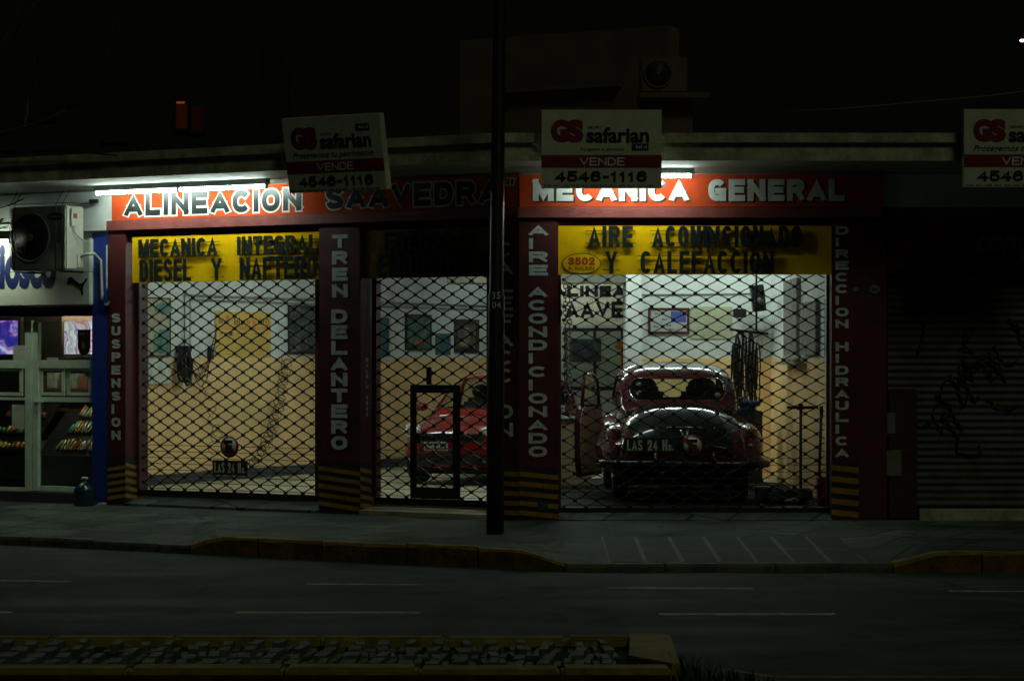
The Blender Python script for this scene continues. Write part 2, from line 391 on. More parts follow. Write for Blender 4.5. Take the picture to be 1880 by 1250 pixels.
M_acdk = mat('ac_grille', (.012, .012, .011), .5)
M_burg = mat('burgundy_paint', (.075, .013, .016), .12, var=.14, coat=.0, spec=.28)
M_trunk = mat('black_paint', (.012, .015, .014), .10, var=.2, coat=.0, spec=.3)
M_chrome = mat('chrome', (.42, .43, .42), .1, metal=1.0, var=.05)
M_rubber = mat('rubber', (.012, .012, .012), .7)
M_tan = mat('door_trim_tan', (.50, .30, .18), .7, var=.2)
M_seat = mat('seat_dark', (.02, .024, .024), .6)
M_cred = mat('hatch_red', (.20, .009, .008), .16, var=.1, coat=.8)
M_lamp = mat('tail_red', (.35, .01, .01), .12, coat=.5)
M_head = mat('headlamp_glass', (.80, .82, .80), .15, metal=.3, var=.25, scale=20)
M_glass = glass('clear_glass')
M_cglass = glass('car_glass', (.86, .93, .90))
M_black2 = mat('black_plastic', (.014, .014, .014), .45)
M_paper = mat('paper', (.62, .64, .55), .7)
M_wood = mat('wood_board', (.20, .19, .16), .7, var=.35, scale=8)
M_dkred = mat('deep_red', (.16, .012, .012), .5)
M_grass = mat('grass_blade', (.022, .045, .014), .6, var=.4)
M_bark = mat('bark', (.05, .035, .025), .9, var=.4)
M_cable = mat('cable_black', (.01, .01, .01), .5)
M_shut = mat('shutter_steel', (.11, .105, .088), .7, spec=.15, var=.3, scale=3, metal=.2)
M_graf = mat('graffiti_black', (.022, .022, .02), .6)

def rough_ground(name, c_dark, c_mid, c_light, rough, stretch, joints=None, crack=.6, spec=.08):
    """worn asphalt or concrete: long wheel-worn streaks, patches, grain, cracks and optional slab joints"""
    m = bpy.data.materials.new(name); m.use_nodes = True; nt = m.node_tree; n = nt.nodes; l = nt.links; b = n['Principled BSDF']; b.inputs['Specular IOR Level'].default_value = spec
    tc = n.new('ShaderNodeTexCoord')
    def noise(sc, det, st=(1, 1, 1), dist=0):
        mp = n.new('ShaderNodeMapping'); mp.inputs['Scale'].default_value = st; l.new(tc.outputs['Object'], mp.inputs[0])
        t = n.new('ShaderNodeTexNoise'); t.inputs['Scale'].default_value = sc; t.inputs['Detail'].default_value = det; t.inputs['Distortion'].default_value = dist; l.new(mp.outputs[0], t.inputs['Vector']); return t.outputs[0]
    def math_(op, a, b2, c=None):
        q = n.new('ShaderNodeMath'); q.operation = op
        for i, v in enumerate((a, b2, c)):
            if v is None: continue
            if isinstance(v, (int, float)): q.inputs[i].default_value = v
            else: l.new(v, q.inputs[i])
        return q.outputs[0]
    big = noise(1.0, 6, stretch); pat = noise(.9, 4, (1, 1, 1), 1.0); fine = noise(70, 3); spk = noise(230, 1)
    v = math_('ADD', math_('MULTIPLY', big, .55), math_('MULTIPLY', pat, .45)); v = math_('ADD', v, math_('MULTIPLY_ADD', fine, .55, -.275)); v = math_('ADD', v, math_('MULTIPLY_ADD', spk, .5, -.25)); v = math_('MULTIPLY_ADD', v, 1.9, -.45)
    vo = n.new('ShaderNodeTexVoronoi'); vo.feature = 'DISTANCE_TO_EDGE'; vo.inputs['Scale'].default_value = .45
    ad = n.new('ShaderNodeVectorMath'); ad.operation = 'ADD'; nz = n.new('ShaderNodeTexNoise'); nz.inputs['Scale'].default_value = 1.7; nz.inputs['Detail'].default_value = 6; l.new(tc.outputs['Object'], nz.inputs['Vector']); l.new(tc.outputs['Object'], ad.inputs[0]); l.new(nz.outputs['Color'], ad.inputs[1]); l.new(ad.outputs[0], vo.inputs['Vector'])
    cr = n.new('ShaderNodeMapRange'); cr.inputs[1].default_value = .0; cr.inputs[2].default_value = .020; cr.inputs[3].default_value = 1-crack; cr.inputs[4].default_value = 1; l.new(vo.outputs[0], cr.inputs[0])
    rp = n.new('ShaderNodeValToRGB'); el = rp.color_ramp.elements; el[0].position = .25; el[0].color = (*c_dark, 1); el[1].position = .78; el[1].color = (*c_light, 1); k = el.new(.5); k.color = (*c_mid, 1)
    l.new(v, rp.inputs[0]); fac = cr.outputs[0]; hgt = v
    if joints:
        mp = n.new('ShaderNodeMapping'); mp.inputs['Rotation'].default_value = (0, 0, joints[2]); l.new(tc.outputs['Object'], mp.inputs[0])
        br = n.new('ShaderNodeTexBrick'); br.inputs['Scale'].default_value = 1.0; br.inputs['Brick Width'].default_value = joints[0]; br.inputs['Row Height'].default_value = joints[1]; br.inputs['Mortar Size'].default_value = .022; br.offset = .5
        br.inputs['Color1'].default_value = (1, 1, 1, 1); br.inputs['Color2'].default_value = (.55, .55, .55, 1); br.inputs['Mortar'].default_value = (.25, .25, .25, 1); l.new(mp.outputs[0], br.inputs['Vector'])
        fac = math_('MULTIPLY', fac, br.outputs['Color'])
    mx = n.new('ShaderNodeVectorMath'); mx.operation = 'SCALE'; l.new(rp.outputs[0], mx.inputs[0]); l.new(fac, mx.inputs['Scale']); l.new(mx.outputs[0], b.inputs['Base Color'])
    bp = n.new('ShaderNodeBump'); bp.inputs['Strength'].default_value = .6; bp.inputs['Distance'].default_value = .012; l.new(math_('MULTIPLY', hgt, fac), bp.inputs['Height']); l.new(bp.outputs[0], b.inputs['Normal'])
    rr = n.new('ShaderNodeMapRange'); rr.inputs[1].default_value = .3; rr.inputs[2].default_value = .7; rr.inputs[3].default_value = rough-.16; rr.inputs[4].default_value = rough+.14; l.new(big, rr.inputs[0]); l.new(rr.outputs[0], b.inputs['Roughness'])
    return m
M_road = rough_ground('worn_asphalt', (.018, .027, .021), (.050, .068, .054), (.10, .125, .102), .8, (.12, 1.6, 1))
M_walk = rough_ground('worn_sidewalk', (.034, .044, .034), (.090, .114, .090), (.16, .195, .16), .78, (.5, .9, 1), (.8, .8, R(29)))
# ------------------------------------------------------------------ plan helpers along the bent street front
TT = math.tan(TH/2)
def plan(y): return Vector((C0.x+y*TT, C0.y+y))                       # corner point of the front offset by y (inward +)
def lp(u, y): q = ML @ Vector((u, y, 0)); return Vector((q.x, q.y))
def rp_(x, y): return Vector((C0.x+x, C0.y+y))
def strip(mb, u, x, y0, y1, z0, z1, z0b=None, z1b=None, mi=0):
    """a bar following both fronts from left-frame u to right-frame x; y0 outer, y1 inner; z?b = heights at the inner edge"""
    z0b = z0 if z0b is None else z0b; z1b = z1 if z1b is None else z1b
    pts = [(lp(u, y0), lp(u, y1)), (plan(y0), plan(y1)), (rp_(x, y0), rp_(x, y1))]
    rings = [[(o.x, o.y, z0), (i.x, i.y, z0b), (i.x, i.y, z1b), (o.x, o.y, z1)] for o, i in pts]
    mb.loft(rings, mi, smooth=False)
def bar(mb, M, x0, x1, y0, y1, z0, z1, bev=0): mb.M = M; mb.box(x0, x1, y0, y1, z0, z1, bev=bev); mb.M = I4

UL = -11.5; XR = 9.0                                   # ends of the row of shops
ZW = .21                                               # sidewalk level at the fronts
ZF = .32                                               # workshop floor
# ------------------------------------------------------------------ ground, road, sidewalk, kerbs, median
mb = MB(); mb.add([(-300, -60, -.006), (300, -60, -.006), (300, 600, -.006), (-300, 600, -.006)], [(0, 1, 2, 3)])
struct(mb.build('ground', M_soil))
kc = Vector((.557, 22.48))                             # bend of the kerb
kdir = Vector((math.cos(TH), -math.sin(TH)))
def kp(s):                                             # s<0 along the left kerb, s>0 along the right one
    return Vector((kc.x+kdir.x*s, kc.y+kdir.y*s)) if s < 0 else Vector((kc.x+s, kc.y))
mb = MB(); rows = []
for i in range(41):
    s = -16+i*.8; a = kp(s); rows.append([(a.x, a.y, 0), (a.x, -30, 0)])
rows = [[(-14, 31.5, 0), (-60, 31.5, 0), (-60, -30, 0)]] and rows
mb.grid([[(-80, 45, 0), (-80, -30, 0)]]+rows+[[(80, 22.48, 0), (80, -30, 0)]], smooth=False)
struct(mb.build('road', M_road))
# sidewalk: height profile along the kerb
def kinv(px): # kerb parameter under a pixel column
    a = (px-CX)/F
    if px > 1050: return a*22.48-kc.x
    # point kc + kdir*s with X/Y = a
    return (a*kc.y-kc.x)/(kdir.x-a*kdir.y)
S0, S1, S2, S3 = kinv(350), kinv(395), kinv(955), kinv(1040)
S4, S5 = kinv(1640), kinv(1725)
def kh(s):
    lo, hi = .075, .178
    if s < S0: return lo
    if s < S1: return lo+(hi-lo)*(s-S0)/(S1-S0)
    if s < S2: return hi
    if s < S3: return hi+(lo-.01-hi)*(s-S2)/(S3-S2)
    if s < S4: return lo-.01
    if s < S5: return lo+(.18-lo)*(s-S4)/(S5-S4)
    return .18
ss = sorted(set([-12+i*.4 for i in range(62)]+[S0, S1, S2, S3, S4, S5]))
def fp(s):                                             # matching point at the building front
    return lp(s-.2, .35) if s < 0 else (rp_(s, .35) if s > .0 else plan(.35))
rows = []
for s in ss:
    a = kp(s); inner = a+(fp(s)-a)*.035; b = fp(s); row = []
    for k in range(9):
        t = k/8; q = inner+(b-inner)*t; e = kh(s)
        z = e+(ZW-e)*min(1, t*1.25) if s > S3-.2 or s < S1 else e+(ZW-e)*t
        row.append((q.x, q.y, z))
    rows.append(row)
mb = MB(); mb.grid(rows, smooth=False); struct(mb.build('sidewalk', M_walk))
def kerb_run(name, s0, s1, m, dz=.012, wid=.16):
    mb = MB(); s = s0
    while s < s1-.02:
        e = min(s1, s+random.uniform(.75, 1.1)); e = s1 if s1-e < .3 else e; n = 4; rings = []; j = random.uniform(-.012, .012); dj = random.uniform(-.008, .008)
        for k in range(n+1):
            q = s+(e-s-.014)*k/n; a = kp(q); d = (fp(q)-a).normalized(); h = kh(q)+dz+dj+random.uniform(-.003, .003)
            o = a-d*(.02+j+random.uniform(-.004, .004)); i = a+d*wid; c = random.uniform(.018, .04)
            rings.append([(o.x, o.y, -.004), (i.x, i.y, -.004), (i.x, i.y, h), (o.x+d.x*c, o.y+d.y*c, h), (o.x, o.y, h-c)])
        f0 = len(mb.f); mb.loft(rings, smooth=False); s = e
        for k in range(f0, f0+5*n):
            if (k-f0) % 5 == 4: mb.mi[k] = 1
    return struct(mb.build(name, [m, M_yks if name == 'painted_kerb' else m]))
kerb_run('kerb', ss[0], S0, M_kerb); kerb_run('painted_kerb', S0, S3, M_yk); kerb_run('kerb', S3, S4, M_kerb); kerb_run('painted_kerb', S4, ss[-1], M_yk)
# driveway slabs in front of the right bay with pale joints
mb = MB(); mm = MB()
sA, sB = kinv(1120), kinv(1600); nS = 7; wS = (sB-sA)/nS
def wz(s, Y):                                          # sidewalk height at a right-hand spot
    a = kp(s); t = (Y-a.y)/(26.85-a.y); t2 = max(0, (t-.035)/.965); e = kh(s); return e+(ZW-e)*min(1, t2*1.25)
for r_, (ya, yb) in enumerate(((22.75, 23.72), (23.75, 24.75))):
    for k in range(nS):
        a = kc.x+sA+k*wS+.016+random.uniform(0, .012); b = a+wS-.040; q = 1.0 if r_ == 0 or k % 3 else .9
        h = [wz(0.5, ya)+.006, wz(.5, yb)+.006]
        mb.add([(a, ya, h[0]), (b, ya, h[0]), (b, yb, h[1]), (a, yb, h[1])], [(0, 1, 2, 3)])
mm.add([(kc.x+sA, 22.74, wz(.5, 22.74)+.003), (kc.x+sB, 22.74, wz(.5, 22.74)+.003), (kc.x+sB, 24.76, wz(.5, 24.76)+.003), (kc.x+sA, 24.76, wz(.5, 24.76)+.003)], [(0, 1, 2, 3)])
struct(mm.build('pavement_joints', M_mortar)); struct(mb.build('pavement_slabs', M_slab))
# lane markings
mb = MB()
for x0, x1, yy, wd in ((-60, 22, 1124, .13), (433, 772, 1124.5, .13), (1210, 1534, 1127.5, .12), (0, 130, 1066, .11), (560, 775, 1072, .09), (1115, 1383, 1079, .11), (1742, 1990, 1085, .10)):
    a = G(x0, yy); b = G(x1, yy)
    if yy < 1100: b = G(x1, yy+1.3)
    mb.add([(a.x, a.y-wd/2, .004), (b.x, b.y-wd/2, .004), (b.x, b.y+wd/2, .004), (a.x, a.y+wd/2, .004)], [(0, 1, 2, 3)])
struct(mb.build('road_markings', M_mark))
# median strip
mY0, mY1, mH = 14.36, 16.1, .15
xe0, xe1 = (1243-CX)*mY0/F, (1212-CX)*mY1/F
mb = MB()
mb.prism([(-9, mY0), (xe0-.05, mY0), (xe0, mY0+.07), (xe1+.03, mY1-.08), (xe1-.04, mY1), (-9, mY1)], -.004, mH-.062)
md = mb.build('median_strip', M_soil); struct(md)
kb = MB()
x = -9.0
while x < xe0-.1:
    L_ = min(random.uniform(.75, .95), xe0-.02-x)
    kb.box(x, x+L_-.012, mY0-.015, mY0+.21, -.002, mH+random.uniform(-.004, .008), bev=.02); x += L_
x = -9.0
while x < xe1-.2:
    L_ = min(random.uniform(.75, .95), xe1-.1-x)
    kb.box(x, x+L_-.012, mY1-.13, mY1+.012, -.002, mH+random.uniform(-.004, .006), bev=.02); x += L_
kb.prism([(xe0-.26, mY0+.55), (xe0-.02, mY0+.17), (xe0+.03, mY0+.2), (xe1+.06, mY1-.1), (xe1-.01, mY1+.015), (xe1-.2, mY1+.015)], -.001, mH+.012)
fm = MB(); fm.box(-9, xe0-.04, mY0-.024, mY0-.0165, -.002, mH-.035); struct(fm.build('median_face', mat('median_face_red', (.07, .022, .014), .8, spec=.05, var=.4)))
struct(kb.build('median_kerb', mat('median_yellow', (.30, .25, .045), .75, col2=(.16, .12, .03), scale=4, bump=.5, fine=30, spec=.1)))
cb = MB()
x = -8.9
while x < xe1-.28:
    for r_ in range(4):
        y0 = mY0+.26+r_*.335+random.uniform(-.02, .02)
        if random.random() < .04: continue
        wd = random.uniform(.135, .165); h = mH+random.uniform(-.016, .006)
        X = Matrix.Translation((x+random.uniform(-.02, .02), y0+.13, 0)) @ Matrix.Rotation(random.uniform(-.12, .12), 4, 'Z')
        cb.box(-wd/2, wd/2, -.155, .155, .03, h, bev=.044, X=X)
    x += .172 if random.random() < .8 else .21
struct(cb.build('cobblestone_paving', M_cob))
mb = MB(); a = G(1336, 1228); b = G(1420, 1241); c = G(2050, 1242)
for p, q in ((a, b), (b, c)):
    mb.add([(p.x, p.y, .004), (q.x, q.y, .004), (q.x, q.y-.09, .004), (p.x, p.y-.09, .004)], [(0, 3, 2, 1)])
struct(mb.build('edge_line', M_yk))
mb = MB()
for k in range(300):
    t = random.random()**1.6; bx = xe0+.03+t*.75+random.uniform(-.03, .03); by = mY0+.1+random.random()*(.75-.5*t)
    h = random.uniform(.04, .19)*(1.1-t); d = random.uniform(0, 6.28); ln = random.uniform(.2, .7)*h; wd = random.uniform(.004, .009)
    cx, cy = math.cos(d), math.sin(d)
    mb.add([(bx-cy*wd, by+cx*wd, -.003), (bx+cy*wd, by-cx*wd, -.003), (bx+cx*ln*.4+cy*wd*.8, by+cy*ln*.4-cx*wd*.8, h*.65), (bx+cx*ln*.4-cy*wd*.8, by+cy*ln*.4+cx*wd*.8, h*.65), (bx+cx*ln, by+cy*ln, h)], [(0, 1, 2, 3), (3, 2, 4)])
tag(mb.build('grass_tuft', M_grass, fix=False), 'wild grass tuft growing at the rounded end of the cobbled median', 'plant')

# ------------------------------------------------------------------ the long building: shell, canopy, pillars
bld = thing('shop_building', 'long one storey building with oxide red pillars bending at the corner and a plaster canopy', 'building', (0, 0, ZW), MR)
ZS0, ZS1 = 4.01, 4.068
mb = MB(); strip(mb, UL, XR, -.97, .30, ZS1, 4.30, ZS0, 4.30); mb.build('canopy', M_soff, bld)
cn = MB(); strip(cn, UL, XR, -1.0, -.972, 4.066, 4.166); strip(cn, UL, XR, -1.03, -.972, 4.257, 4.357)
strip(cn, UL, XR, -.985, -.973, 4.168, 4.255); cn.build('cornice', M_corn, bld)
mb = MB(); strip(mb, UL, XR, -.971, 13.5, 4.302, 4.35); mb.build('roof', M_corn, bld)
uA = PX(ML, 199)                                       # left end of the workshop front
xB = PX(MR, 1620)
mb = MB(); strip(mb, uA, xB, -.035, .30, 3.525, 3.64); mb.build('beam', M_beam, bld)
mb = MB(); strip(mb, uA, xB, .095, .298, 3.40, 3.523); mb.build('lintel', M_red, bld)
mb = MB(); strip(mb, UL, XR, .004, .298, 3.642, 4.006); mb.build('wall', M_white, bld)

def stripes(mb, M, x0, x1, y, z0, z1, slope, n=10):
    """painted hazard bands on a pillar face (black ground, yellow slanted bands)"""
    st = (z1-z0)/n
    for k in range(0, n, 2):
        za = z0+k*st; ea = slope*(x1-x0)
        mb.M = M; mb.add([(x0, y, za), (x1, y, za+ea), (x1, y, za+ea+st), (x0, y, za+st)], [(0, 1, 2, 3)]); mb.M = I4
def vtext(mb, M, st, pxc, py0, step, h, y, pxw, bold=.03, sp=.8):
    """letters stacked down a pillar; sizes in photo pixels measured on the face"""
    for i, ch in enumerate(st):
        if ch == ' ': continue
        ya = py0+i*step
        x0, z1 = P(M, pxc-pxw/2, ya, y); x1, _ = P(M, pxc+pxw/2, ya, y); _, z0 = P(M, pxc, ya+h, y); T = (z1-z0)*.28*bold/.04
        mb.M = M; stext(mb, ch, x0, x1, z0, z1, y, T, sx=1.4); mb.M = I4

# pillars: left, middle, corner, right
def pillar_box(name, M, x0, x1, deep=.45, z1=3.523):
    b = MB(M); b.box(x0, x1, 0, deep, .0, z1, bev=.006); return b.build(name, M_red, bld)
HZ0, HZ1 = ZW+.06, .80
def reveal_stripes(mb, M, x, y0, y1, z0, z1, n=10):
    st = (z1-z0)/n; X = M
    for k in range(0, n, 2):
        za = z0+k*st
        mb.M = M; mb.add([(x, y0, za+.045), (x, y1, za), (x, y1, za+st), (x, y0, za+st+.045)], [(0, 1, 2, 3)]); mb.M = I4
x0, x1 = PX(ML, 198), PX(ML, 230)
p1 = pillar_box('pillar', ML, x0, x1)
b = MB(); vtext(b, ML, 'SUSPENSION', 213, 575, 23.9, 17, -.004, 16.5, .038); b.build('lettering', M_lgrey, p1)
b = MB(ML); b.box(x0-.003, x1+.003, -.003, .25, HZ0, HZ1); k1 = b.build('stripe_ground', M_hzk, p1)
b = MB(); stripes(b, ML, x0-.003, x1+.003, -.006, HZ0, HZ1-.10, .16); reveal_stripes(b, ML, x1+.006, -.003, .23, HZ0, HZ1-.07); b.build('hazard_stripes', M_hzy, p1)
x0, x1 = PX(ML, 585.5), PX(ML, 661)
p2 = pillar_box('pillar', ML, x0, x1)
b = MB(); vtext(b, ML, 'TREN', 624, 431, 30.3, 24, -.004, 29, .04); vtext(b, ML, 'DELANTERO', 623, 568, 29, 25, -.004, 30, .04); b.build('lettering', M_lgrey, p2)
b = MB(ML)
q0 = .06
MV = ML @ Matrix.Translation((x1+.004, 0, 0)) @ Matrix.Rotation(R(90), 4, 'Z')
b.M = MV
zt = 2.0
for i, ch in enumerate('BALBIN 3502'):
    if ch != ' ': stext(b, ch, .115, .165, zt-.055, zt-.01, -.002, .009)
    zt -= .062
b.build('house_number', M_lgrey, p2)
b = MB(ML); b.box(x0-.003, x1+.003, -.003, .27, HZ0, HZ1); b.build('stripe_ground', M_hzk, p2)
b = MB(); stripes(b, ML, x0-.003, x1+.003, -.006, HZ0+.03, HZ1, -.10); reveal_stripes(b, ML, x1+.006, -.003, .25, HZ0-.02, HZ1-.05); b.build('hazard_stripes', M_hzy, p2)
# corner pillar (bent in plan)
uC, xC = PX(ML, 897), PX(MR, 1025)
b = MB()
pl = [lp(uC, 0), plan(0), rp_(xC, 0), rp_(xC, .45), plan(.45), lp(uC, .45)]
b.prism([(q.x, q.y) for q in pl], 0, 3.523); p3 = b.build('pillar', M_red, bld)
b = MB(); vtext(b, ML, 'CALEFACCION', 924, 445, 33, 26, -.004, 36, .03); b.build('lettering', M_lgrey, p3)
b = MB(); vtext(b, MR, 'AIRE', 988.5, 413, 24.4, 19.5, -.004, 35, .04); vtext(b, MR, 'ACONDICIONADO', 987.5, 526, 24.4, 19.5, -.004, 34, .04); b.build('lettering', M_lgrey, p3)
b = MB()
pl = [lp(uC-.003, -.003), plan(-.003), rp_(xC+.003, -.003), rp_(xC+.003, .2), plan(.2), lp(uC-.003, .2)]
b.prism([(q.x, q.y) for q in pl], HZ0-.04, HZ1); b.build('stripe_ground', M_hzk, p3)
b = MB(); stripes(b, ML, uC, -.002, -.006, HZ0, HZ1, -.02); stripes(b, MR, .002, xC, -.006, HZ0, HZ1, -.10); b.build('hazard_stripes', M_hzy, p3)
b = MB(MR); b.box(.20, .32, -.012, -.007, .33, .42); b.build('stencil_patch', M_slab, p3)
x0 = PX(MR, 1527); x1 = PX(MR, 1576)
b = MB(MR); b.box(x0, xB+.05, 0, .45, 0, 3.523, bev=.006); p4 = b.build('pillar', M_red, bld)
b = MB(); vtext(b, MR, 'DIRECCION', 1546, 415, 21.4, 16, -.004, 24, .04); vtext(b, MR, 'HIDRAULICA', 1546, 628, 21.6, 16.5, -.004, 24, .04); b.build('lettering', M_lgrey, p4)
b = MB(MR); b.box(x0-.003, x1, -.003, .2, HZ0-.03, HZ1+.08); b.build('stripe_ground', M_hzk, p4)
b = MB(); stripes(b, MR, x0-.003, x1, -.006, HZ0, HZ1+.08, -.10); b.build('hazard_stripes', M_hzy, p4)

# workshop interior
UW = -6.65                                             # left side wall in the left frame
b = MB(); yb = 12.6
def wallL(mb, u, y0, y1, z0, z1, t=.2): mb.M = ML; mb.box(u-t, u, y0, y1, z0, z1); mb.M = I4
wallL(b, UW, 1.9, yb, 0, 4.3); b.build('wall', M_white, bld)
b = MB(); wallL(b, UW+.02, 1.902, yb, ZF+.14, 1.985, .018); wn_ = b.build('wainscot', M_wains, bld)
b = MB(); wallL(b, UW+.028, 1.902, yb, ZF-.02, ZF+.14, .026); b.build('skirting', M_skirt, bld)
b = MB(ML); b.prism([(-5.76, .41), (-5.68, .41), (-6.60, 1.899), (-6.70, 1.899)], 0, 4.3); b.build('wall', M_white, bld)
YB = 41.5
q = ML @ Vector((UW, yb, 0))
b = MB(); b.box(q.x-1.0, 9, YB-3.2+2.2, YB-.8, 0, 4.3); b.build('wall', M_white, bld)
YP = 33.7; xw0 = (1172-CX)*YP/F; XWALL = 3.62
b = MB(); b.box(xw0, XWALL+.2, YP, YP+.15, 0, 4.3); b.build('wall', M_white, bld)
b = MB(); b.box((1150-CX)*33.3/F, xw0+.02, 33.3, YP+.6, 0, 4.3); b.build('interior_pillar', M_white, bld)
b = MB(); b.box(xw0+.03, XWALL-.02, YP-.02, YP-.001, ZF, 1.98); b.build('wainscot', M_wains, bld)
b = MB(); b.box(XWALL, XWALL+.2, 26.96, YP-.001, 0, 4.3); b.build('wall', M_white, bld)
b = MB(); b.box(XWALL-.018, XWALL-.001, 26.97, YP-.02, ZF+.02, 1.98); b.build('wainscot', M_wains, bld)
b = MB(); strip(b, -6.8, XWALL+.2, .302, 13.2, 4.0, 4.05); b.build('ceiling', M_ceil, bld)
b = MB(); b.box(-.9, 1.62, 33.4, 33.9, 3.02, 3.9); b.build('ceiling_beam', mat('beam_olive', (.10, .10, .075), .8), bld)
b = MB()
fl = [lp(-6.8, .30), plan(.30), rp_(XWALL+.1, .30), rp_(XWALL+.1, 15), (-6.5, 41.5)]
b.prism([(q[0], q[1]) for q in fl], .0, ZF); struct(b.build('workshop_floor', M_floor))
b = MB(); b.prism([(plan(.31).x+.05, plan(.31).y), (C0.x+XWALL+.0-.1, plan(.31).y), (3.6, 32.2), (2.6, 33.2), (.5, 33.4), (-.1, 30.5)], ZF+.001, ZF+.005); struct(b.build('dark_floor', mat('dark_floor', (.010, .011, .010), .75, col2=(.035, .034, .028), scale=1.6, spec=.06)))  # thin sheet of darker colour over the floor of the right bay
# thresholds: sloped concrete lips under the bays
def ramp(M, x0, x1, out, z0, z1, m, name):
    b = MB(M); b.add([(x0, -out, z0-.06), (x1, -out, z0-.06), (x1, .299, z0-.06), (x0, .299, z0-.06), (x0, -out, z0), (x1, -out, z0), (x1, .299, z1), (x0, .299, z1)], [(0, 3, 2, 1), (4, 5, 6, 7), (0, 1, 5, 4), (1, 2, 6, 5), (2, 3, 7, 6), (3, 0, 4, 7)])
    return struct(b.build(name, m))
u1a, u1b = PX(ML, 250, .25), PX(ML, 585, .25)
u2a, u2b = PX(ML, 684, .25), PX(ML, 900, .25)
x3a, x3b = PX(MR, 1025, .25), PX(MR, 1522, .25)
xa_, xb_ = PX(ML, 230), PX(ML, 585.5)
ramp(ML, xa_+.005, xb_-.005, .04, ZW+.03, ZF-.01, M_walk, 'door_ramp')
ramp(ML, PX(ML, 661)+.005, uC-.005, .02, ZF-.06, ZF-.03, M_floor, 'door_ramp')
ramp(MR, xC+.005, PX(MR, 1527)-.005, .05, ZW+.01, ZF-.02, M_walk, 'door_ramp')

# ------------------------------------------------------------------ painted signs
def panel_sign(M, x0, x1, z0, z1, y0, y1, m, label, cat='sign', name='fascia_sign', group=None):
    t = thing(name, label, cat, ((x0+x1)/2, y1, z0), M, group)
    b = MB(M); b.box(x0, x1, y0, y1, z0, z1, bev=.004); b.build('panel', m, t); return t
uS0, uS1 = PX(ML, 207), -.006
sg = thing('fascia_sign', 'orange painted fascia reading ALINEACION SAAVEDRA in black letters outlined white', 'sign', (uS0/2, 0, 3.644), ML)
b = MB(ML); b.box(uS0, uS1, -.02, .003, 3.644, 4.0); b.build('panel', M_orange, sg)
ob, fb = MB(ML), MB(ML)
for st, a, c in (('ALINEACION', 231, 555), ('SAAVEDRA', 600, 918), ('"', 932, 946)):
    xa, xc = PX(ML, a), PX(ML, c); za, zb, T = (3.688, 3.945, .068) if st != '"' else (3.86, 3.95, .03)
    stext(ob, st, xa, xc, za, zb, -.0215, T, grow=.020, gap=.72); stext(fb, st, xa, xc, za, zb, -.0250, T, gap=.72)
ob.build('letter_outline', M_cream, sg); fb.build('lettering', M_black, sg)
sg = thing('fascia_sign', 'orange red painted fascia reading MECANICA GENERAL in white letters with black shadow', 'sign', (2, 0, 3.644), MR)
b = MB(MR); b.box(.006, xB, -.02, .003, 3.644, 4.0); b.build('panel', M_orange2, sg)
sb, fb = MB(MR), MB(MR)
for st, a, c in (('MECANICA', 978, 1264), ('GENERAL', 1300, 1550)):
    xa, xc = PX(MR, a), PX(MR, c)
    stext(sb, st, xa+.020, xc+.020, 3.688, 3.928, -.0215, .066, gap=.42)
    stext(fb, st, xa, xc, 3.704, 3.944, -.0250, .066, gap=.42)
sb.build('letter_shadow', M_black, sg); fb.build('lettering', M_cream, sg)

YS = .03                                              # the yellow panels sit back between the pillars
M_yel2 = mat('sign_yellow_patchy', (.035, .026, .010), .8, spec=.03, col2=(.36, .22, .006), scale=2.6)  # dark brown with patches of the sign yellow
def yellow(M, x0, x1, z0, label, words, pm=None):
    t = thing('yellow_sign', label, 'sign', ((x0+x1)/2, YS, z0), M)
    b = MB(M); b.box(x0, x1, YS, YS+.03, z0, 3.44); b.build('panel', pm or M_yel, t)
    lt, wr = MB(M), MB(M)
    for st, a, c, za, zb in words:
        xa, xc = PX(M, a, YS-.04), PX(M, c, YS-.04)
        stext(lt, st, xa, xc, za, zb, YS-.04, .044, gap=.55, ext=.012)
        for zz in (za+.045, zb-.05):
            wr.tube([(xa-.03, YS-.022, zz), (xc+.03, YS-.022, zz)], .004, 5)
    lt.build('lettering', M_black, t); wr.build('mounting_wire', M_cable, t); return t
zb1 = P(ML, 585, 513, YS)[1]
def zz(M, px, py): return P(M, px, py, YS-.04)[1]
a0, a1 = zz(ML, 420, 468.5), zz(ML, 420, 435); c0, c1 = zz(ML, 420, 514.5), zz(ML, 420, 473)
yellow(ML, PX(ML, 243, YS), PX(ML, 586, YS)+.02, zb1, 'yellow sign with raised black letters MECANICA INTEGRAL DIESEL Y NAFTERO', [('MECANICA', 254, 398, a0, a1), ('INTEGRAL', 435, 583, a0, a1), ('DIESEL', 256, 350, c0, c1), ('Y', 388, 406, c0, c1), ('NAFTERO', 440, 581, c0, c1)])
yellow(ML, PX(ML, 664, YS), uC+.02, zb1, 'dark patchy yellow sign reading FRENOS Y EMBRAGUES above the narrow middle bay', [('FRENOS', 706, 830, a0, a1), ('Y', 848, 866, a0, a1), ('EMBRAGUES', 694, 894, c0, c1)], M_yel2)
a0, a1 = zz(MR, 1200, 453.5), zz(MR, 1200, 415); c0, c1 = zz(MR, 1200, 502.5), zz(MR, 1200, 461)
zb3 = P(MR, 1300, 504, YS)[1]
t = yellow(MR, xC-.02, PX(MR, 1530, YS), zb3, 'yellow sign with raised black letters AIRE ACONDICIONADO Y CALEFACCION and house number oval', [('AIRE', 1080, 1162, a0, a1), ('ACONDICIONADO', 1198, 1472, a0, a1), ('Y', 1112, 1133, c0, c1), ('CALEFACCION', 1176, 1421, c0, c1)])
def ellpts(cx, cz, rx, rz, n=40): return [(cx+rx*math.cos(2*math.pi*k/n), cz+rz*math.sin(2*math.pi*k/n)) for k in range(n)]
ox, oz = P(MR, 1067.5, 484, YS)
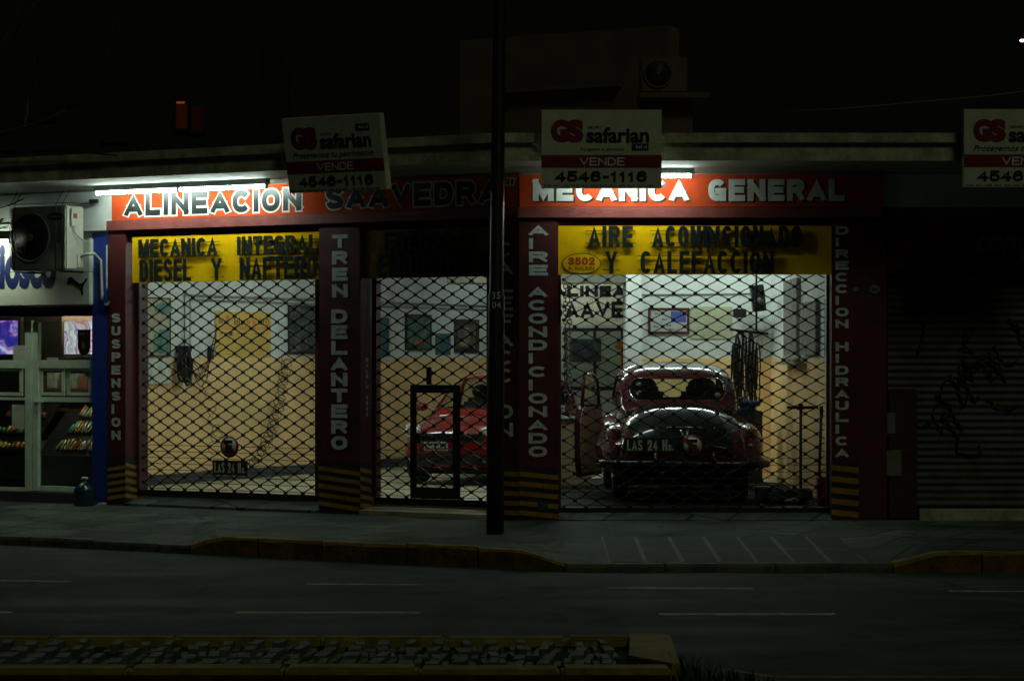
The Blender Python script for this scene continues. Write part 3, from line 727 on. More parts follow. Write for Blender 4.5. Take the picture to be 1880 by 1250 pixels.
b = MB(MR); b.plate(ellpts(ox, oz, .215, .118), YS-.006, YS-.002); b2 = MB(MR); b2.plate(ellpts(ox, oz, .205, .108), YS-.009, YS-.0065)
b.build('oval_border', M_black, t); b2.build('oval_face', M_yel, t)
b = MB(MR); stext(b, '3502', ox-.145, ox+.145, oz-.015, oz+.068, YS-.0115, .020); b.build('house_number', mat('number_red', (.42, .03, .015), .5), t)
b = MB(MR); b.text('R. BALBIN', ox-.14, ox+.14, oz-.07, oz-.035, YS-.0115, .005); b.build('street_name', M_black, t)

# ------------------------------------------------------------------ roller grilles
YG = .25
def lattice(b, x0, x1, z0, z1, px_=.243, pz=.148, phase=0.0):
    hx, hz = px_/2, pz/2; nz = int((z1-z0)/hz)+1
    def node(i, j): return (x0+phase+i*hx, z1-j*hz)
    nx = int((x1-x0)/hx)+2
    for j in range(nz+1):
        for i in range(-2, nx+1):
            if (i+j) % 2: continue
            xa, za = node(i, j)
            if x0-.01 <= xa <= x1+.01 and za >= z0-.005:
                w_, h_ = .023, .018
                b.plate([(xa-w_, za), (xa-w_*.5, za+h_), (xa+w_*.5, za+h_), (xa+w_, za), (xa+w_*.5, za-h_), (xa-w_*.5, za-h_)], YG-.012, YG+.012)
            for di in (-1, 1):
                xb, zb = node(i+di, j+1)
                pts = []
                for k in range(5):
                    t = k/4; e = t+.055*math.sin(2*math.pi*t)
                    pts.append((xa+(xb-xa)*t, YG+di*.004, za+(zb-za)*e))
                pts = [p for p in pts if x0 <= p[0] <= x1 and z0 <= p[2] <= z1]
                if len(pts) > 1: b.tube(pts, .0082, 4, 0, False)
def grille(M, x0, x1, z0, z1, label, phase, xs=None):
    t = thing('roller_grille', label, 'roller grille', ((x0+x1)/2, YG, z0), M)
    b = MB(M)
    lattice(b, x0+.03, x1-.03, z0+.06, z1, phase=phase); b.build('mesh', M_dark, t)
    b = MB(M); k = 0
    while k < 8:
        zz_ = z0+.10+k*.074; b.tube([(x0+.03, YG, zz_), (x1-.03, YG, zz_)], .0035, 5); k += 1
    b.build('tie_rods', M_dark, t)
    b = MB(M); b.box(x0, x1, YG-.03, YG+.03, z0, z0+.075, bev=.006); b.box(x0+.1, x0+.3, YG-.045, YG-.0305, z0+.02, z0+.055); b.build('bottom_rail', M_dark, t)
    for xx in (x0, x1):
        b = MB(M); b.box(xx-.03, xx+.03, YG-.035, YG+.035, z0+.078, z1, bev=.004); b.build('guide_rail', mat('rail_red', (.07, .018, .016), .5), t)
    return t
g1 = grille(ML, u1a+.04, u1b, ZF, 3.0, 'diamond mesh roller grille closing the left bay before a bare yellow wall', .05)
g2 = grille(ML, u2a+.04, u2b, ZF, 3.0, 'diamond mesh roller grille with a small framed wicket door in the middle bay', .02)
g3 = grille(MR, x3a, x3b, ZF-.06, 3.0, 'wide diamond mesh roller grille closing the bay of the old burgundy car', .03)
# wicket door in the middle grille
wa, wb = PX(ML, 757, YG), PX(ML, 848, YG); wt = P(ML, 757, 706, YG)[1]; wz0 = ZF+.08
t = MB(ML)
t.box(wa, wa+.08, YG-.05, YG-.032, wz0, wt, bev=.004); t.box(wb-.09, wb, YG-.05, YG-.032, wz0, wt, bev=.004)
t.box(wa+.081, wb-.091, YG-.05, YG-.032, wt-.09, wt, bev=.004); t.box(wa+.081, wb-.091, YG-.05, YG-.032, wz0, wz0+.13, bev=.004)
xm = (wa+wb)/2+.0
t.box(xm-.11, xm-.05, YG-.05, YG-.033, wt+.004, wt+.2)
wd = t.build('wicket_frame', M_dark, g2)
t = MB(ML); t.box(wa+.09, wa+.14, YG-.075, YG-.051, 1.02, 1.14, bev=.005); t.build('lock_box', M_dark, wd)
t = MB(ML); t.box(xm+.12, xm+.20, YG-.055, YG-.0515, wt-.06, wt-.045); t.build('hinge', M_steel, wd)
# no parking signs on the grilles
M_npw = mat('no_park_white', (.50, .50, .36), .5); M_npr = mat('no_park_red', (.11, .012, .012), .5)
def no_parking(M, pcx, pcy, r, rect, label):
    cx, cz = P(M, pcx, pcy, YG-.06); t = thing('no_parking_sign', label, 'sign', (cx, YG-.05, cz-r), M)
    b = MB(M); b.cyl((cx, YG-.045, cz), (0, 1, 0), r, .012, 36); b.build('disc', M_npr, t)
    b = MB(M); b.cyl((cx, YG-.053, cz), (0, 1, 0), r*.80, .003, 36); b.build('disc_face', M_npw, t)
    b = MB(M); stext(b, 'E', cx-r*.38, cx+r*.40, cz-r*.62, cz+r*.62, YG-.0560, r*.30); b.build('letter', M_black, t)
    b = MB(M); s_ = r*.62; w_ = r*.12
    b.add([(cx-s_-w_, YG-.0585, cz+s_-w_), (cx-s_+w_, YG-.0585, cz+s_+w_), (cx+s_+w_, YG-.0585, cz-s_+w_), (cx+s_-w_, YG-.0585, cz-s_-w_)], [(0, 1, 2, 3)]); b.build('slash', M_npr, t)
    x0, z1 = P(M, rect[0], rect[1], YG-.06); x1, z0 = P(M, rect[2], rect[3], YG-.06); z0 = z1-(x1-x0)*(rect[3]-rect[1])/(rect[2]-rect[0])
    b = MB(M); b.box(x0, x1, YG-.05, YG-.038, z0, z1, bev=.003); b.build('plate', M_hzk, t)
    b = MB(M); stext(b, 'LAS 24 H', x0+.03, x1-.09, z0+.025, z1-.025, YG-.0515, .019); b.text('s.', x1-.08, x1-.02, z0+.025, z0+.09, YG-.0525, .025); b.build('lettering', M_npw, t)
no_parking(ML, 420, 820, .128, (389, 844, 453, 866), 'round no parking sign over a LAS 24 Hs plate on the left grille')
no_parking(MR, 1272, 819, .125, (1146, 803, 1240, 831), 'round no parking sign beside a LAS 24 Hs plate before the old car')

# ------------------------------------------------------------------ fluorescent fittings
def fitting(M, x0, x1, y, z, m, label, group, hous=True):
    t = thing('fluorescent_light', label, 'light fitting', ((x0+x1)/2, y, z+.03), M, group)
    if hous:
        b = MB(M); b.box(x0-.04, x1+.04, y-.03, y+.045, z+.022, z+.125, bev=.006); b.build('housing', M_house, t)
    for xx in (x0-.028, x1+.001):
        b = MB(M); b.box(xx, xx+.027, y-.018, y+.018, z-.024, z+.022); b.build('lamp_holder', M_cream, t)
    b = MB(M); b.tube([(x0, y, z), (x1, y, z)], .021, 12); b.build('tube', m, t)
    return t
yT = -.34
zT1 = P(ML, 330, 348.5, yT)[1]; zT2 = P(MR, 1240, 323, yT)[1]
gt = 'bare fluorescent tubes under the canopy'
fitting(ML, PX(ML, 178, yT), PX(ML, 325, yT), yT, zT1, M_tube, 'lit fluorescent tube under the canopy nearest the air conditioner', gt)
fitting(ML, PX(ML, 331, yT), PX(ML, 487, yT), yT, zT1, M_tube, 'lit fluorescent tube under the canopy above the word ALINEACION', gt)
fitting(MR, PX(MR, 1268, yT)-1.2, PX(MR, 1268, yT), yT, zT2, M_tube, 'lit fluorescent tube half hidden behind the middle for sale board', gt)
for (M, x0, y, z, lb) in ((ML, -5.2, 3.2, 3.86, 'workshop ceiling tube over the left bay'), (ML, -3.6, 5.6, 3.86, 'workshop ceiling tube over the small pictures'), (MR, .1, 1.7, 3.80, 'workshop ceiling tube above the open door of the old car'), (MR, 1.05, 6.0, 3.86, 'workshop ceiling tube above the bonnet of the old car'), (MR, 2.35, 6.0, 3.86, 'workshop ceiling tube near the black loudspeaker'), (MR, .25, 10.9, 3.86, 'workshop ceiling tube before the inner sign')):
    fitting(M, x0, x0+1.2, y, z, M_tubein if M is ML else M_tubein2, lb, 'ceiling tubes inside the workshop')

# ------------------------------------------------------------------ for sale boards on the canopy edge
def sale_board(M, xc, y, z, tilt, label, variant):
    Wd, Hd = 1.257, .817
    MBd = M @ Matrix.Translation((xc, y, z)) @ Matrix.Rotation(tilt, 4, 'X')
    t = thing('sale_board', label, 'sign', (0, 0, 0), MBd, 'for sale boards on the canopy')
    def rx(px): return (px-1105)/220*Wd
    def rz(py): return (345-py)/143*Hd
    b = MB(MBd); b.box(-Wd/2, Wd/2, 0, .02, 0, Hd, bev=.003); b.build('face', M_board, t)
    b = MB(MBd)
    for a in (-Wd/2, Wd/2-.03): b.box(a, a+.03, .0205, .10, .0, Hd)
    b.box(-Wd/2+.0305, Wd/2-.0305, .0205, .10, 0, .03); b.box(-Wd/2+.0305, Wd/2-.0305, .0205, .10, Hd-.03, Hd); b.build('frame', M_board, t)
    b = MB(MBd); b.box(-Wd/2, Wd/2, -.003, -.0005, rz(308), rz(285)); b.build('red_band', M_bred, t)
    b = MB(MBd)
    b.text('G', rx(1012), rx(1046), rz(262), rz(220), -.003, .075); b.text('S', rx(1040), rx(1072), rz(262), rz(220), -.0045, .075); b.build('emblem', M_bred, t)
    b = MB(MBd)
    b.text('safarian', rx(1077), rx(1192), rz(263), rz(234), -.003, .035)
    stext(b, '4546-1116', rx(1020), rx(1188), rz(334), rz(314), -.003, .027, gap=.4)
    b.text('GRUPO', rx(1079), rx(1104), rz(237), rz(232), -.003, .01)
    marks(b, rx(1000), rx(1204), rz(342.5), rz(339), -.003, 60)
    if variant == 0: b.text('Protegemos tu patrimonio', rx(1066), rx(1146), rz(279), rz(271), -.003, .008, shear=.35)
    else: b.text('Protegemos tu patrimonio', rx(1012), rx(1194), rz(282), rz(268), -.003, .012, shear=.35)
    b.build('lettering', M_black, t)
    b = MB(MBd); stext(b, 'VENDE', rx(1065), rx(1147), rz(304.5), rz(289.5), -.0050, .015, gap=.8); b.build('band_lettering', M_lgrey, t)
    b = MB(MBd)
    if variant == 0: b.box(rx(1160), rx(1191), -.003, -.0005, rz(277), rz(264))
    else: b.box(rx(1160), rx(1191), -.003, -.0005, rz(231), rz(219))
    bx = b.build('badge', M_bblue, t)
    b = MB(MBd)
    if variant == 0: marks(b, rx(1168), rx(1189), rz(273), rz(267), -.0055, 7)
    else: marks(b, rx(1168), rx(1189), rz(228), rz(222), -.0055, 7)
    b.build('badge_lettering', M_lgrey, bx)
    b = MB(MBd)
    for a in (-.4, .4): b.tube([(a, .1, .62), (a, .16+.3*abs(math.sin(tilt)), .50)], .014, 6); b.tube([(a, .1, .42), (a, .14, .44)], .014, 6)
    b.build('bracket', M_dark, t)
    return t
sale_board(MR, PX(MR, 1104.5, -1.20), -1.20, P(MR, 1104, 345, -1.2)[1], 0, 'upright GS safarian VENDE board with small slogan above the word MECANICA', 0)
ya = -1.14
sale_board(ML, (PX(ML, 530, ya)+PX(ML, 712, ya))/2, ya, P(ML, 620, 351.5, ya)[1], R(11.5), 'GS safarian VENDE board leaning out over the words ALINEACION SAAVEDRA', 1)
sale_board(MR, PX(MR, 1880, -1.20), -1.20, P(MR, 1770, 344, -1.2)[1], 0, 'GS safarian VENDE board cut off by the right edge of the photo', 1)

# ------------------------------------------------------------------ street pole
zb = .165; Yp = (CZ-zb)*F/(985-HY); xb = (909-CX)*Yp/F
pole = thing('street_pole', 'tall dark tapering street pole standing on the sidewalk before the corner pillar', 'pole', (xb, Yp, zb-.02))
b = MB(); b.tube([(xb, Yp, zb-.03), (xb+.004, Yp, 1.4), (xb+.013, Yp, 2.62), (xb+.013, Yp, 2.66), (xb+.05, Yp, 6.0), (xb+.07, Yp, 8.2)], [.092, .089, .086, .074, .063, .052], 20)
b.build('shaft', M_pole, pole)
b = MB(); b.lathe([(.105, 0), (.105, .03), (.094, .05)], (xb, Yp, zb-.02)); b.build('base_collar', M_pole, pole)
b = MB()
def on_pole(mb, st, px0, px1, py0, py1):
    vs, fs, (a0, a1, b0, b1) = glyphs(st, .02, 0, 0, 1.15)
    s_ = Yp/F; out = []
    for v in vs:
        px = px0+(v[0]-a0)/(a1-a0)*(px1-px0); py = py1+(v[1]-b0)/(b1-b0)*(py0-py1)
        x = (px-CX)*s_-(xb+.010); x = max(-.08, min(.08, x)); r = .0885
        out.append((xb+.010+x, Yp-math.sqrt(max(1e-6, r*r-x*x))-.003, CZ+(HY-py)*s_))
    mb.add(out, fs)
on_pole(b, '35', 903, 919, 536, 549); on_pole(b, '04', 903.5, 920, 554, 566); b.build('house_number', M_lgrey, pole)

# ------------------------------------------------------------------ kiosk front on the left
kz = thing('kiosk', 'kiosk shopfront with green lit aluminium frames and a blue pillar beside the workshop', 'shop', (-7, 0, ZW), ML)
def kb_(px0, py0, px1, py1, y0, y1, bev=.003, mb=None):
    x0, za = P(ML, px0, (py0+py1)/2, y0); x1, _ = P(ML, px1, (py0+py1)/2, y0)
    _, z1 = P(ML, (px0+px1)/2, py0, y0); _, z0 = P(ML, (px0+px1)/2, py1, y0)
    mb = mb or MB(ML); mb.box(x0, x1, y0, y1, z0, z1, bev=bev); return mb
b = MB(ML); b.box(PX(ML, 168), PX(ML, 197.4), .005, .40, .0, 3.50, bev=.005); bp = b.build('pillar', M_blue, kz)
kb_(194.5, 450, 197, 530, -.0005, .004, 0).build('paint_patch', M_cream, bp)
b = MB(ML); b.box(UL, PX(ML, 198)-.003, -.05, .30, 3.525, 3.64); b.box(UL, PX(ML, 198)-.003, .12, .30, 2.62, 3.52); b.build('wall', M_white, kz)
b = MB(ML); b.box(UL, PX(ML, 168)-.005, .06, .30, 2.50, 2.615); b.build('lintel', M_black2, kz)
al = MB(ML)
for a in ((45.5, 588, 57, 900), (60, 592, 70, 900)): kb_(*a, .10, .16, mb=al)
kb_(57.3, 600, 59.7, 900, .13, .15, 0, mb=al)
for a in ((-60, 661, 45, 676), (70.5, 661, 166, 676)): kb_(*a, .11, .155, mb=al)
for a in ((-60, 893, 45, 902), (70.5, 893, 166, 902)): kb_(*a, .11, .155, mb=al)
al.build('frame', M_alu, kz)
for a, b2 in (((-60, 40), 0), ((72, 117.5), 1), ((122, 167), 2)):
    f = MB(ML); p0, p1 = a; yy = .125 if b2 != 2 else .15
    kb_(p0, 676.5, p1, 681, yy, yy+.03, mb=f); kb_(p0, 720, p1, 726, yy, yy+.03, mb=f); kb_(p0, 681.3, p0+5, 719.7, yy, yy+.03, mb=f); kb_(p1-5, 681.3, p1, 719.7, yy, yy+.03, mb=f)
    sw = f.build('sliding_window', M_alu, kz)
    kb_(p0+5, 681, p1-5, 720, yy+.012, yy+.016, 0).build('pane', M_glass, sw)
f = MB(ML); kb_(-60, 729, 45, 734, .125, .16, mb=f); kb_(71, 729, 166, 738, .125, .16, mb=f); f.build('rail', M_alu, kz)
f = MB(ML); kb_(71, 590, 166, 661, .13, .134, 0, mb=f); kb_(-60, 590, 45, 661, .13, .134, 0, mb=f); kb_(71, 738, 166, 893, .13, .134, 0, mb=f); kb_(-60, 734, 45, 893, .13, .134, 0, mb=f); f.build('pane', M_glass, kz)
f = MB(ML); kb_(60, 735, 75, 738.5, .05, .099, mb=f); kb_(63, 737, 68, 752, .07, .099, mb=f); f.build('door_handle', M_alu, kz)
f = MB(ML); kb_(-60, 902.5, 166, 925, .02, .25, 0, mb=f); f.build('step', M_skirt, kz)
f = MB(ML); f.box(UL, -6.72, 1.86, 1.898, ZF, 4.0); f.prism([(UL, .31), (-5.80, .31), (-5.80, .42), (-6.64, 1.85), (UL, 1.85)], .1, ZF); f.box(UL-.2, UL, .3, 1.9, 0, 4.3); f.build('back_wall', mat('kiosk_dark', (.06, .05, .045), .7), kz)
# sign board
ks = thing('kiosk_sign', 'cream kiosk sign with blue letters and a black leaping cat emblem', 'sign', (-7, 0, 2.62), ML)
f = MB(ML); xk0, xk1 = PX(ML, -90, -.06), PX(ML, 165, -.06); zk0, zk1 = P(ML, 80, 561, -.06)[1], P(ML, 80, 440, -.06)[1]
f.box(xk0, xk1, -.06, .055, zk0, zk1, bev=.01); f.build('panel', mat('kiosk_sign_cream', (.60, .62, .50), .5, var=.05), ks)
f = MB(ML); a, z1 = P(ML, -31, 446, -.064); c, z0 = P(ML, 103, 530, -.064); f.text('Kiosco', a, c, z0, z1, -.0635, .05); f.build('lettering', mat('kiosk_blue', (.006, .014, .09), .45), ks)
cat_ = [(124, 517), (126, 510), (131, 508), (134, 511), (140, 516), (147, 521), (153, 518), (157, 512), (161, 511), (160, 514), (156, 519), (153, 525), (152, 531), (153, 540), (151, 543), (149, 535), (146, 529), (141, 526), (136, 523), (132, 519), (128, 520), (126, 523), (124, 521)]
f = MB(ML); f.plate([P(ML, x, y, -.0635) for x, y in cat_], -.0645, -.0605); f.build('cat_emblem', M_black, ks)
fitting(ML, PX(ML, 16, -.42)-1.2, PX(ML, 16, -.42), -.42, P(ML, 5, 443, -.42)[1], M_tubek, 'lit tube over the kiosk sign at the left edge', 'kiosk tubes')
fitting(ML, -7.6, -6.6, 1.0, 2.62, glow('tube_glow_counter', (1.0, .86, .62), 42.0), 'unseen dim warm tube added inside the kiosk above the counter', 'kiosk tubes')  # unseen tube behind the lintel, added to light the counter goods

# air conditioner
def ac_unit(M, x0, x1, y0, dep, z0, z1, label, badge=True, m=None):
    M_ac = m or globals()['M_ac']
    t = thing('air_conditioner', label, 'air conditioner', ((x0+x1)/2, y0+dep/2, z0), M)
    w_, h_ = x1-x0, z1-z0
    b = MB(M); b.box(x0, x1, y0, y0+dep, z0, z1, bev=.015); b.build('casing', M_ac, t)
    fx, fz, fr = x0+w_*.37, z0+h_*.52, h_*.37
    b = MB(M); b.cyl((fx, y0-.006, fz), (0, 1, 0), fr, .012, 40); g = b.build('fan_grille', M_acdk, t)
    b = MB(M)
    for k in range(1, 6): b.ring((fx, y0-.014, fz), fr*k/5.2, .0025, 36)
    for k in range(16):
        a = 2*math.pi*k/16; b.tube([(fx+fr*.15*math.cos(a), y0-.014, fz+fr*.15*math.sin(a)), (fx+fr*math.cos(a), y0-.014, fz+fr*math.sin(a))], .0022, 4)
    b.build('guard_wires', mat('guard_wire', (.05, .05, .045), .5), g)
    b = MB(M); b.ring((fx, y0-.010, fz), fr*1.03, .012, 48); b.build('guard_ring', M_ac, g)
    b = MB(M); b.cyl((fx, y0-.018, fz), (0, 1, 0), fr*.17, .012, 24); b.build('hub', M_ac, g)
    b = MB(M); b.box(x0+w_*.70, x0+w_*.705, y0-.003, y0-.0005, z0+.03, z1-.03); 
    for k in range(4): b.box(x0+.03, x0+w_*.66, y0-.003, y0-.0005, z0+.03+k*.022, z0+.034+k*.022)
    b.build('panel_seams', mat('ac_seam', (.18, .19, .15), .6), t)
    if badge:
        b = MB(M); b.plate(ellpts(x0+w_*.82, z1-h_*.17, w_*.15, h_*.06), y0-.004, y0-.001); bd = b.build('badge', mat('badge_blue', (.01, .02, .16), .4), t)
        b = MB(M); b.text('SAMSUNG', x0+w_*.70, x0+w_*.94, z1-h_*.19, z1-h_*.15, y0-.0055, .01); b.build('badge_lettering', M_cream, bd)
    return t
ya = -.50
xa0, xa1 = PX(ML, 19, ya), PX(ML, 121, ya); za1, za0 = P(ML, 70, 379, ya)[1], P(ML, 70, 495.5, ya)[1]
ac = ac_unit(ML, xa0, xa1, ya, .34, za0, za1, 'cream air conditioner caged in thin bars above the kiosk sign')
b = MB(ML); b.box(xa1+.001, xa1+.03, ya+.07, ya+.21, za1-.24, za1-.03, bev=.008); b.box(xa1+.001, xa1+.02, ya+.2, ya+.3, za0+.03, za0+.2, bev=.006); vc = b.build('valve_cover', M_ac, ac)
b = MB(ML); b.box(xa1+.0305, xa1+.034, ya+.10, ya+.17, za1-.15, za1-.09); b.build('label_plate', mat('label_orange', (.22, .08, .05), .5), vc)
b = MB(ML); b.tube([(xa1+.02, ya+.12, za1-.24), (xa1+.03, ya+.14, za1-.33), (xa1+.06, ya+.22, za1-.40), (xa1+.09, ya+.32, za1-.44)], .009, 6)
b.tube([(xa1+.0, ya+.26, za0+.15), (xa1+.08, ya+.26, za0+.19), (xa1+.12, ya+.38, za0+.2), (xa1+.14, -.02, za0+.12), (xa1+.16, -.02, za0-.3), (xa1+.15, -.02, zk0+.05)], .02, 8)
b.build('pipes', mat('pipe_wrap', (.35, .36, .30), .7), ac)
b = MB(ML)
for x in (xa0+.03, xa0+.10, xa1-.12, xa1-.02):
    b.tube([(x, ya-.04, za0-.03), (x, ya-.04, za1+.02), (x, ya+.1, 4.0)], .0045, 5)
for z in (za0-.02, za1+.03): b.tube([(xa0-.02, ya-.04, z), (xa1+.06, ya-.04, z), (xa1+.06, -.05, z)], .0045, 5)
b.tube([(xa0+.1, ya, za0-.02), (xa0+.1, -.06, za0-.02)], .012, 5); b.tube([(xa1-.1, ya, za0-.02), (xa1-.1, -.06, za0-.02)], .012, 5)
b.build('cage_bars', M_dark, ac)
# wires by the air conditioner
b = MB(ML); q = [P(ML, x, y, -.6) for x, y in ((-60, 390), (-20, 384), (0, 382), (15, 378), (30, 371), (44, 365))]
b.tube([(x, -.6, z) for x, z in q], .008, 6); tag(b.build('cable', M_cable), 'black cable end sticking up beside the caged air conditioner', 'cable')
b = MB(ML)
for dz, sg_ in ((418, 6), (428, 9), (433, -3)):
    q = [P(ML, x, dz+sg_*math.sin((x+60)/78*math.pi), -.03) for x in range(-60, 20, 6)]
    b.tube([(x, -.085, z) for x, z in q], .005, 5)
b.tube([(P(ML, x, y, -.03)[0], -.09, P(ML, x, y, -.03)[1]) for x, y in ((-30, 419), (-8, 417), (4, 412), (9, 404), (12, 402))], .012, 5)
tag(b.build('wire_bundle', M_cable), 'loose wires along the wall left of the air conditioner', 'wires')
b = MB(ML); x0, z0 = P(ML, 172, 371, -.05); b.tube([(x0, .002, z0), (x0, -.08, z0)], .012, 6); b.box(x0-.03, x0+.09, -.11, -.06, z0-.02, z0+.03, bev=.006); tag(b.build('hook', M_dark), 'small dark bracket on the white wall below the left tube', 'bracket')
cx, cz = P(ML, 195.5, 558, -.03); b = MB(ML); b.cyl((cx, -.012, cz), (0, 1, 0), .045, .022, 24); pl = thing('round_plate', 'small round number plate between the blue pillar and SUSPENSION', 'plate', (cx, 0, cz-.045), ML); b.build('disc', M_black2, pl)
b = MB(ML); marks(b, cx-.03, cx+.03, cz-.015, cz+.018, -.0255, 4); b.build('lettering', M_lgrey, pl)
# kiosk contents
def tv(px0, py0, px1, py1, y, m, label):
    x0, z1 = P(ML, px0, py0, y); x1, z0 = P(ML, px1, py1, y); z1 = z0+ (P(ML, (px0+px1)/2, py0, y)[1]-P(ML, (px0+px1)/2, py1, y)[1])
    t = thing('television', label, 'television', ((x0+x1)/2, y+.05, z0), ML)
    b = MB(ML); b.box(x0-.05, x1+.05, y+.005, y+.07, z0-.05, z1+.07, bev=.008); b.build('casing', mat('tv_case', (.10, .07, .05), .5), t)
    b = MB(ML); b.box(x0, x1, y-.001, y+.0045, z0, z1); b.build('screen', m, t)
    b = MB(ML); b.tube([((x0+x1)/2, y+.071, z0+.1), ((x0+x1)/2, y+.25, z0+.1)], .03, 8); b.build('wall_arm', M_black2, t)
    return t
def screen(name, cols, st, seed):
    m = bpy.data.materials.new(name); m.use_nodes = True; nt = m.node_tree; n = nt.nodes; l = nt.links
    n.remove(n['Principled BSDF']); e = n.new('ShaderNodeEmission'); e.inputs[1].default_value = st
    tc = n.new('ShaderNodeTexCoord'); mp = n.new('ShaderNodeMapping'); mp.inputs['Location'].default_value = (seed, 0, .3)
    wv = n.new('ShaderNodeTexWave'); wv.wave_type = 'RINGS'; wv.rings_direction = 'SPHERICAL'; wv.inputs['Scale'].default_value = .9; wv.inputs['Distortion'].default_value = 9; wv.inputs['Detail'].default_value = 6; wv.inputs['Detail Scale'].default_value = 2.5
    rp = n.new('ShaderNodeValToRGB'); el = rp.color_ramp.elements; el[0].color = (*cols[0], 1); el[1].color = (*cols[-1], 1)
    for i, c in enumerate(cols[1:-1]): k = el.new((i+1)/(len(cols)-1)); k.color = (*c, 1)
    l.new(tc.outputs['Object'], mp.inputs[0]); l.new(mp.outputs[0], wv.inputs[0]); l.new(wv.outputs[0], rp.inputs[0]); l.new(rp.outputs[0], e.inputs[0]); l.new(e.outputs[0], n['Material Output'].inputs[0]); return m
tv(-48, 589, 32, 650, 1.2, screen('screen_blue', [(.02, .03, .30), (.10, .04, .35), (.55, .25, .62), (.06, .10, .55), (.75, .55, .80)], 1.0, .2), 'television with a blue and violet picture at the left edge')
tv(118, 590, 172, 650, 1.2, screen('screen_pink', [(.50, .20, .25), (.75, .55, .62), (.12, .12, .35), (.80, .70, .75), (.45, .40, .45)], 1.0, .9), 'television with a pale pink picture beside the blue pillar')
f = MB(ML); x0, z1 = P(ML, 143, 605, .11); x1, z0 = P(ML, 166, 653, .11); xm = (x0+x1)/2
f.plate([(x0, z1), (x0, z0+.10), (x0+.03, z0+.03), (xm, z0), (x1-.03, z0+.03), (x1, z0+.10), (x1, z1)], .105, .112); sh = thing('shield_sticker', 'black shield shaped sticker on the glass before the pale television', 'sticker', (xm, .11, z0), ML); f.build('shield', M_black2, sh)
f = MB(ML); f.plate([(xm-.03, z0+.12), (xm-.01, z0+.08), (xm+.03, z0+.10), (xm+.02, z0+.16), (xm-.02, z0+.18)], .101, .1045); f.build('mark', mat('mark_orange', (.30, .08, .03), .5), sh)
f = MB(ML); marks(f, x0+.03, x1-.03, z1-.06, z1-.03, .1030, 6); f.build('lettering', M_lgrey, sh)
for (a, lb) in (((24, 634, 45, 662), 'blank white paper taped beside the blue television'), ((22, 743, 44, 786), 'white notice taped to the lower glass of the kiosk'), ((86, 656, 106, 661), 'narrow white strip lying on the middle bar of the kiosk')):
    tag(kb_(*a, .12, .128, 0).build('paper_notice', M_paper), lb, 'notice')
# display counter with slanted racks of sweets
x0, z1 = P(ML, 60, 738, .55); x1, z0 = P(ML, 178, 838, .55)
dc = thing('display_counter', 'dark glass fronted counter with a slanted rack inside the kiosk', 'counter', ((x0+x1)/2, .9, ZF), ML)
f = MB(ML); f.box(x0, x1, .55, 1.5, ZF, z0, bev=.01); f.build('base', mat('counter_grey', (.10, .11, .10), .5), dc)
f = MB(ML); f.add([(x0, .62, z0+.003), (x1, .62, z0+.003), (x1, 1.35, z1), (x0, 1.35, z1), (x0, .64, z0+.003), (x1, .64, z0+.003), (x1, 1.40, z1), (x0, 1.40, z1)], [(0, 1, 2, 3), (4, 7, 6, 5), (0, 4, 5, 1), (1, 5, 6, 2), (2, 6, 7, 3), (3, 7, 4, 0)]); f.build('rack', M_black2, dc)
cols = [(.55, .40, .08), (.55, .55, .48), (.40, .10, .06), (.12, .30, .26), (.60, .28, .06), (.30, .34, .30), (.5, .5, .12), (.45, .42, .36)]
nams = ['yellow', 'silver', 'red', 'green', 'orange', 'grey', 'lime', 'cream']
k = 0
rows_ = [(.06, 12, .10), (.38, 12, .09), (.68, 12, .08)]
for r_, (tt, nn, _) in enumerate(rows_):
    for i in range(nn):
        x = x0+.30+(x1-x0-.36)*i/nn+random.uniform(-.012, .012); y = .615+tt*.72; z = z0+tt*(z1-z0)+.01; c = random.randrange(8)
        d = Vector((0, .73, z1-z0)).normalized(); ln = random.uniform(.16, .23); p = Vector((x, y-.012, z+.012)); q = p+d*ln+Vector((random.uniform(-.02, .02), 0, 0))
        f = MB(ML); f.tube([p, p+(q-p)*.1, p+(q-p)*.9, q], [.014, .021, .021, .012], 8)
        ordn = ['bottom', 'middle', 'top'][r_]
        tag(f.build('sweet_packet', mat('packet_'+nams[c], cols[c], .22, var=.3, scale=25, metal=.25)), '%s wrapped sweet packet in the %s row of the slanted kiosk rack' % (nams[c], ordn), 'sweets', 'sweet packets on the kiosk rack')
xl0, zl1 = P(ML, -34, 742, .5); xl1, zl0 = P(ML, 52, 832, .5)
f = MB(ML); f.add([(xl0, .56, zl0), (xl1, .56, zl0), (xl1, 1.1, zl1), (xl0, 1.1, zl1), (xl0, .58, zl0), (xl1, .58, zl0), (xl1, 1.13, zl1), (xl0, 1.13, zl1)], [(0, 1, 2, 3), (4, 7, 6, 5), (0, 4, 5, 1), (1, 5, 6, 2), (2, 6, 7, 3), (3, 7, 4, 0)]); tag(f.build('candy_rack', M_black2), 'dark slanted candy rack behind the left glass of the kiosk', 'rack')
for r_ in range(3):
    for i in range(9):
        c = random.choice((0, 2, 4, 2, 6, 3)); t_ = .05+r_*.32; x = xl0+.06+(xl1-xl0-.1)*i/9+random.uniform(-.01, .01); y = .555+t_*.54; z = zl0+t_*(zl1-zl0)+.012
        d = Vector((0, .54, zl1-zl0)).normalized(); p = Vector((x, y-.015, z)); q = p+d*random.uniform(.08, .13)
        f = MB(ML); f.tube([p, p+(q-p)*.15, p+(q-p)*.85, q], [.014, .030, .030, .014], 7)
        tag(f.build('candy_bag', mat('packet_'+nams[c], cols[c], .22, var=.3, scale=25, metal=.25)), 'small %s candy bag in the %s row behind the left kiosk glass' % (nams[c], ['bottom', 'middle', 'top'][r_]), 'sweets', 'candy bags behind the left kiosk glass')
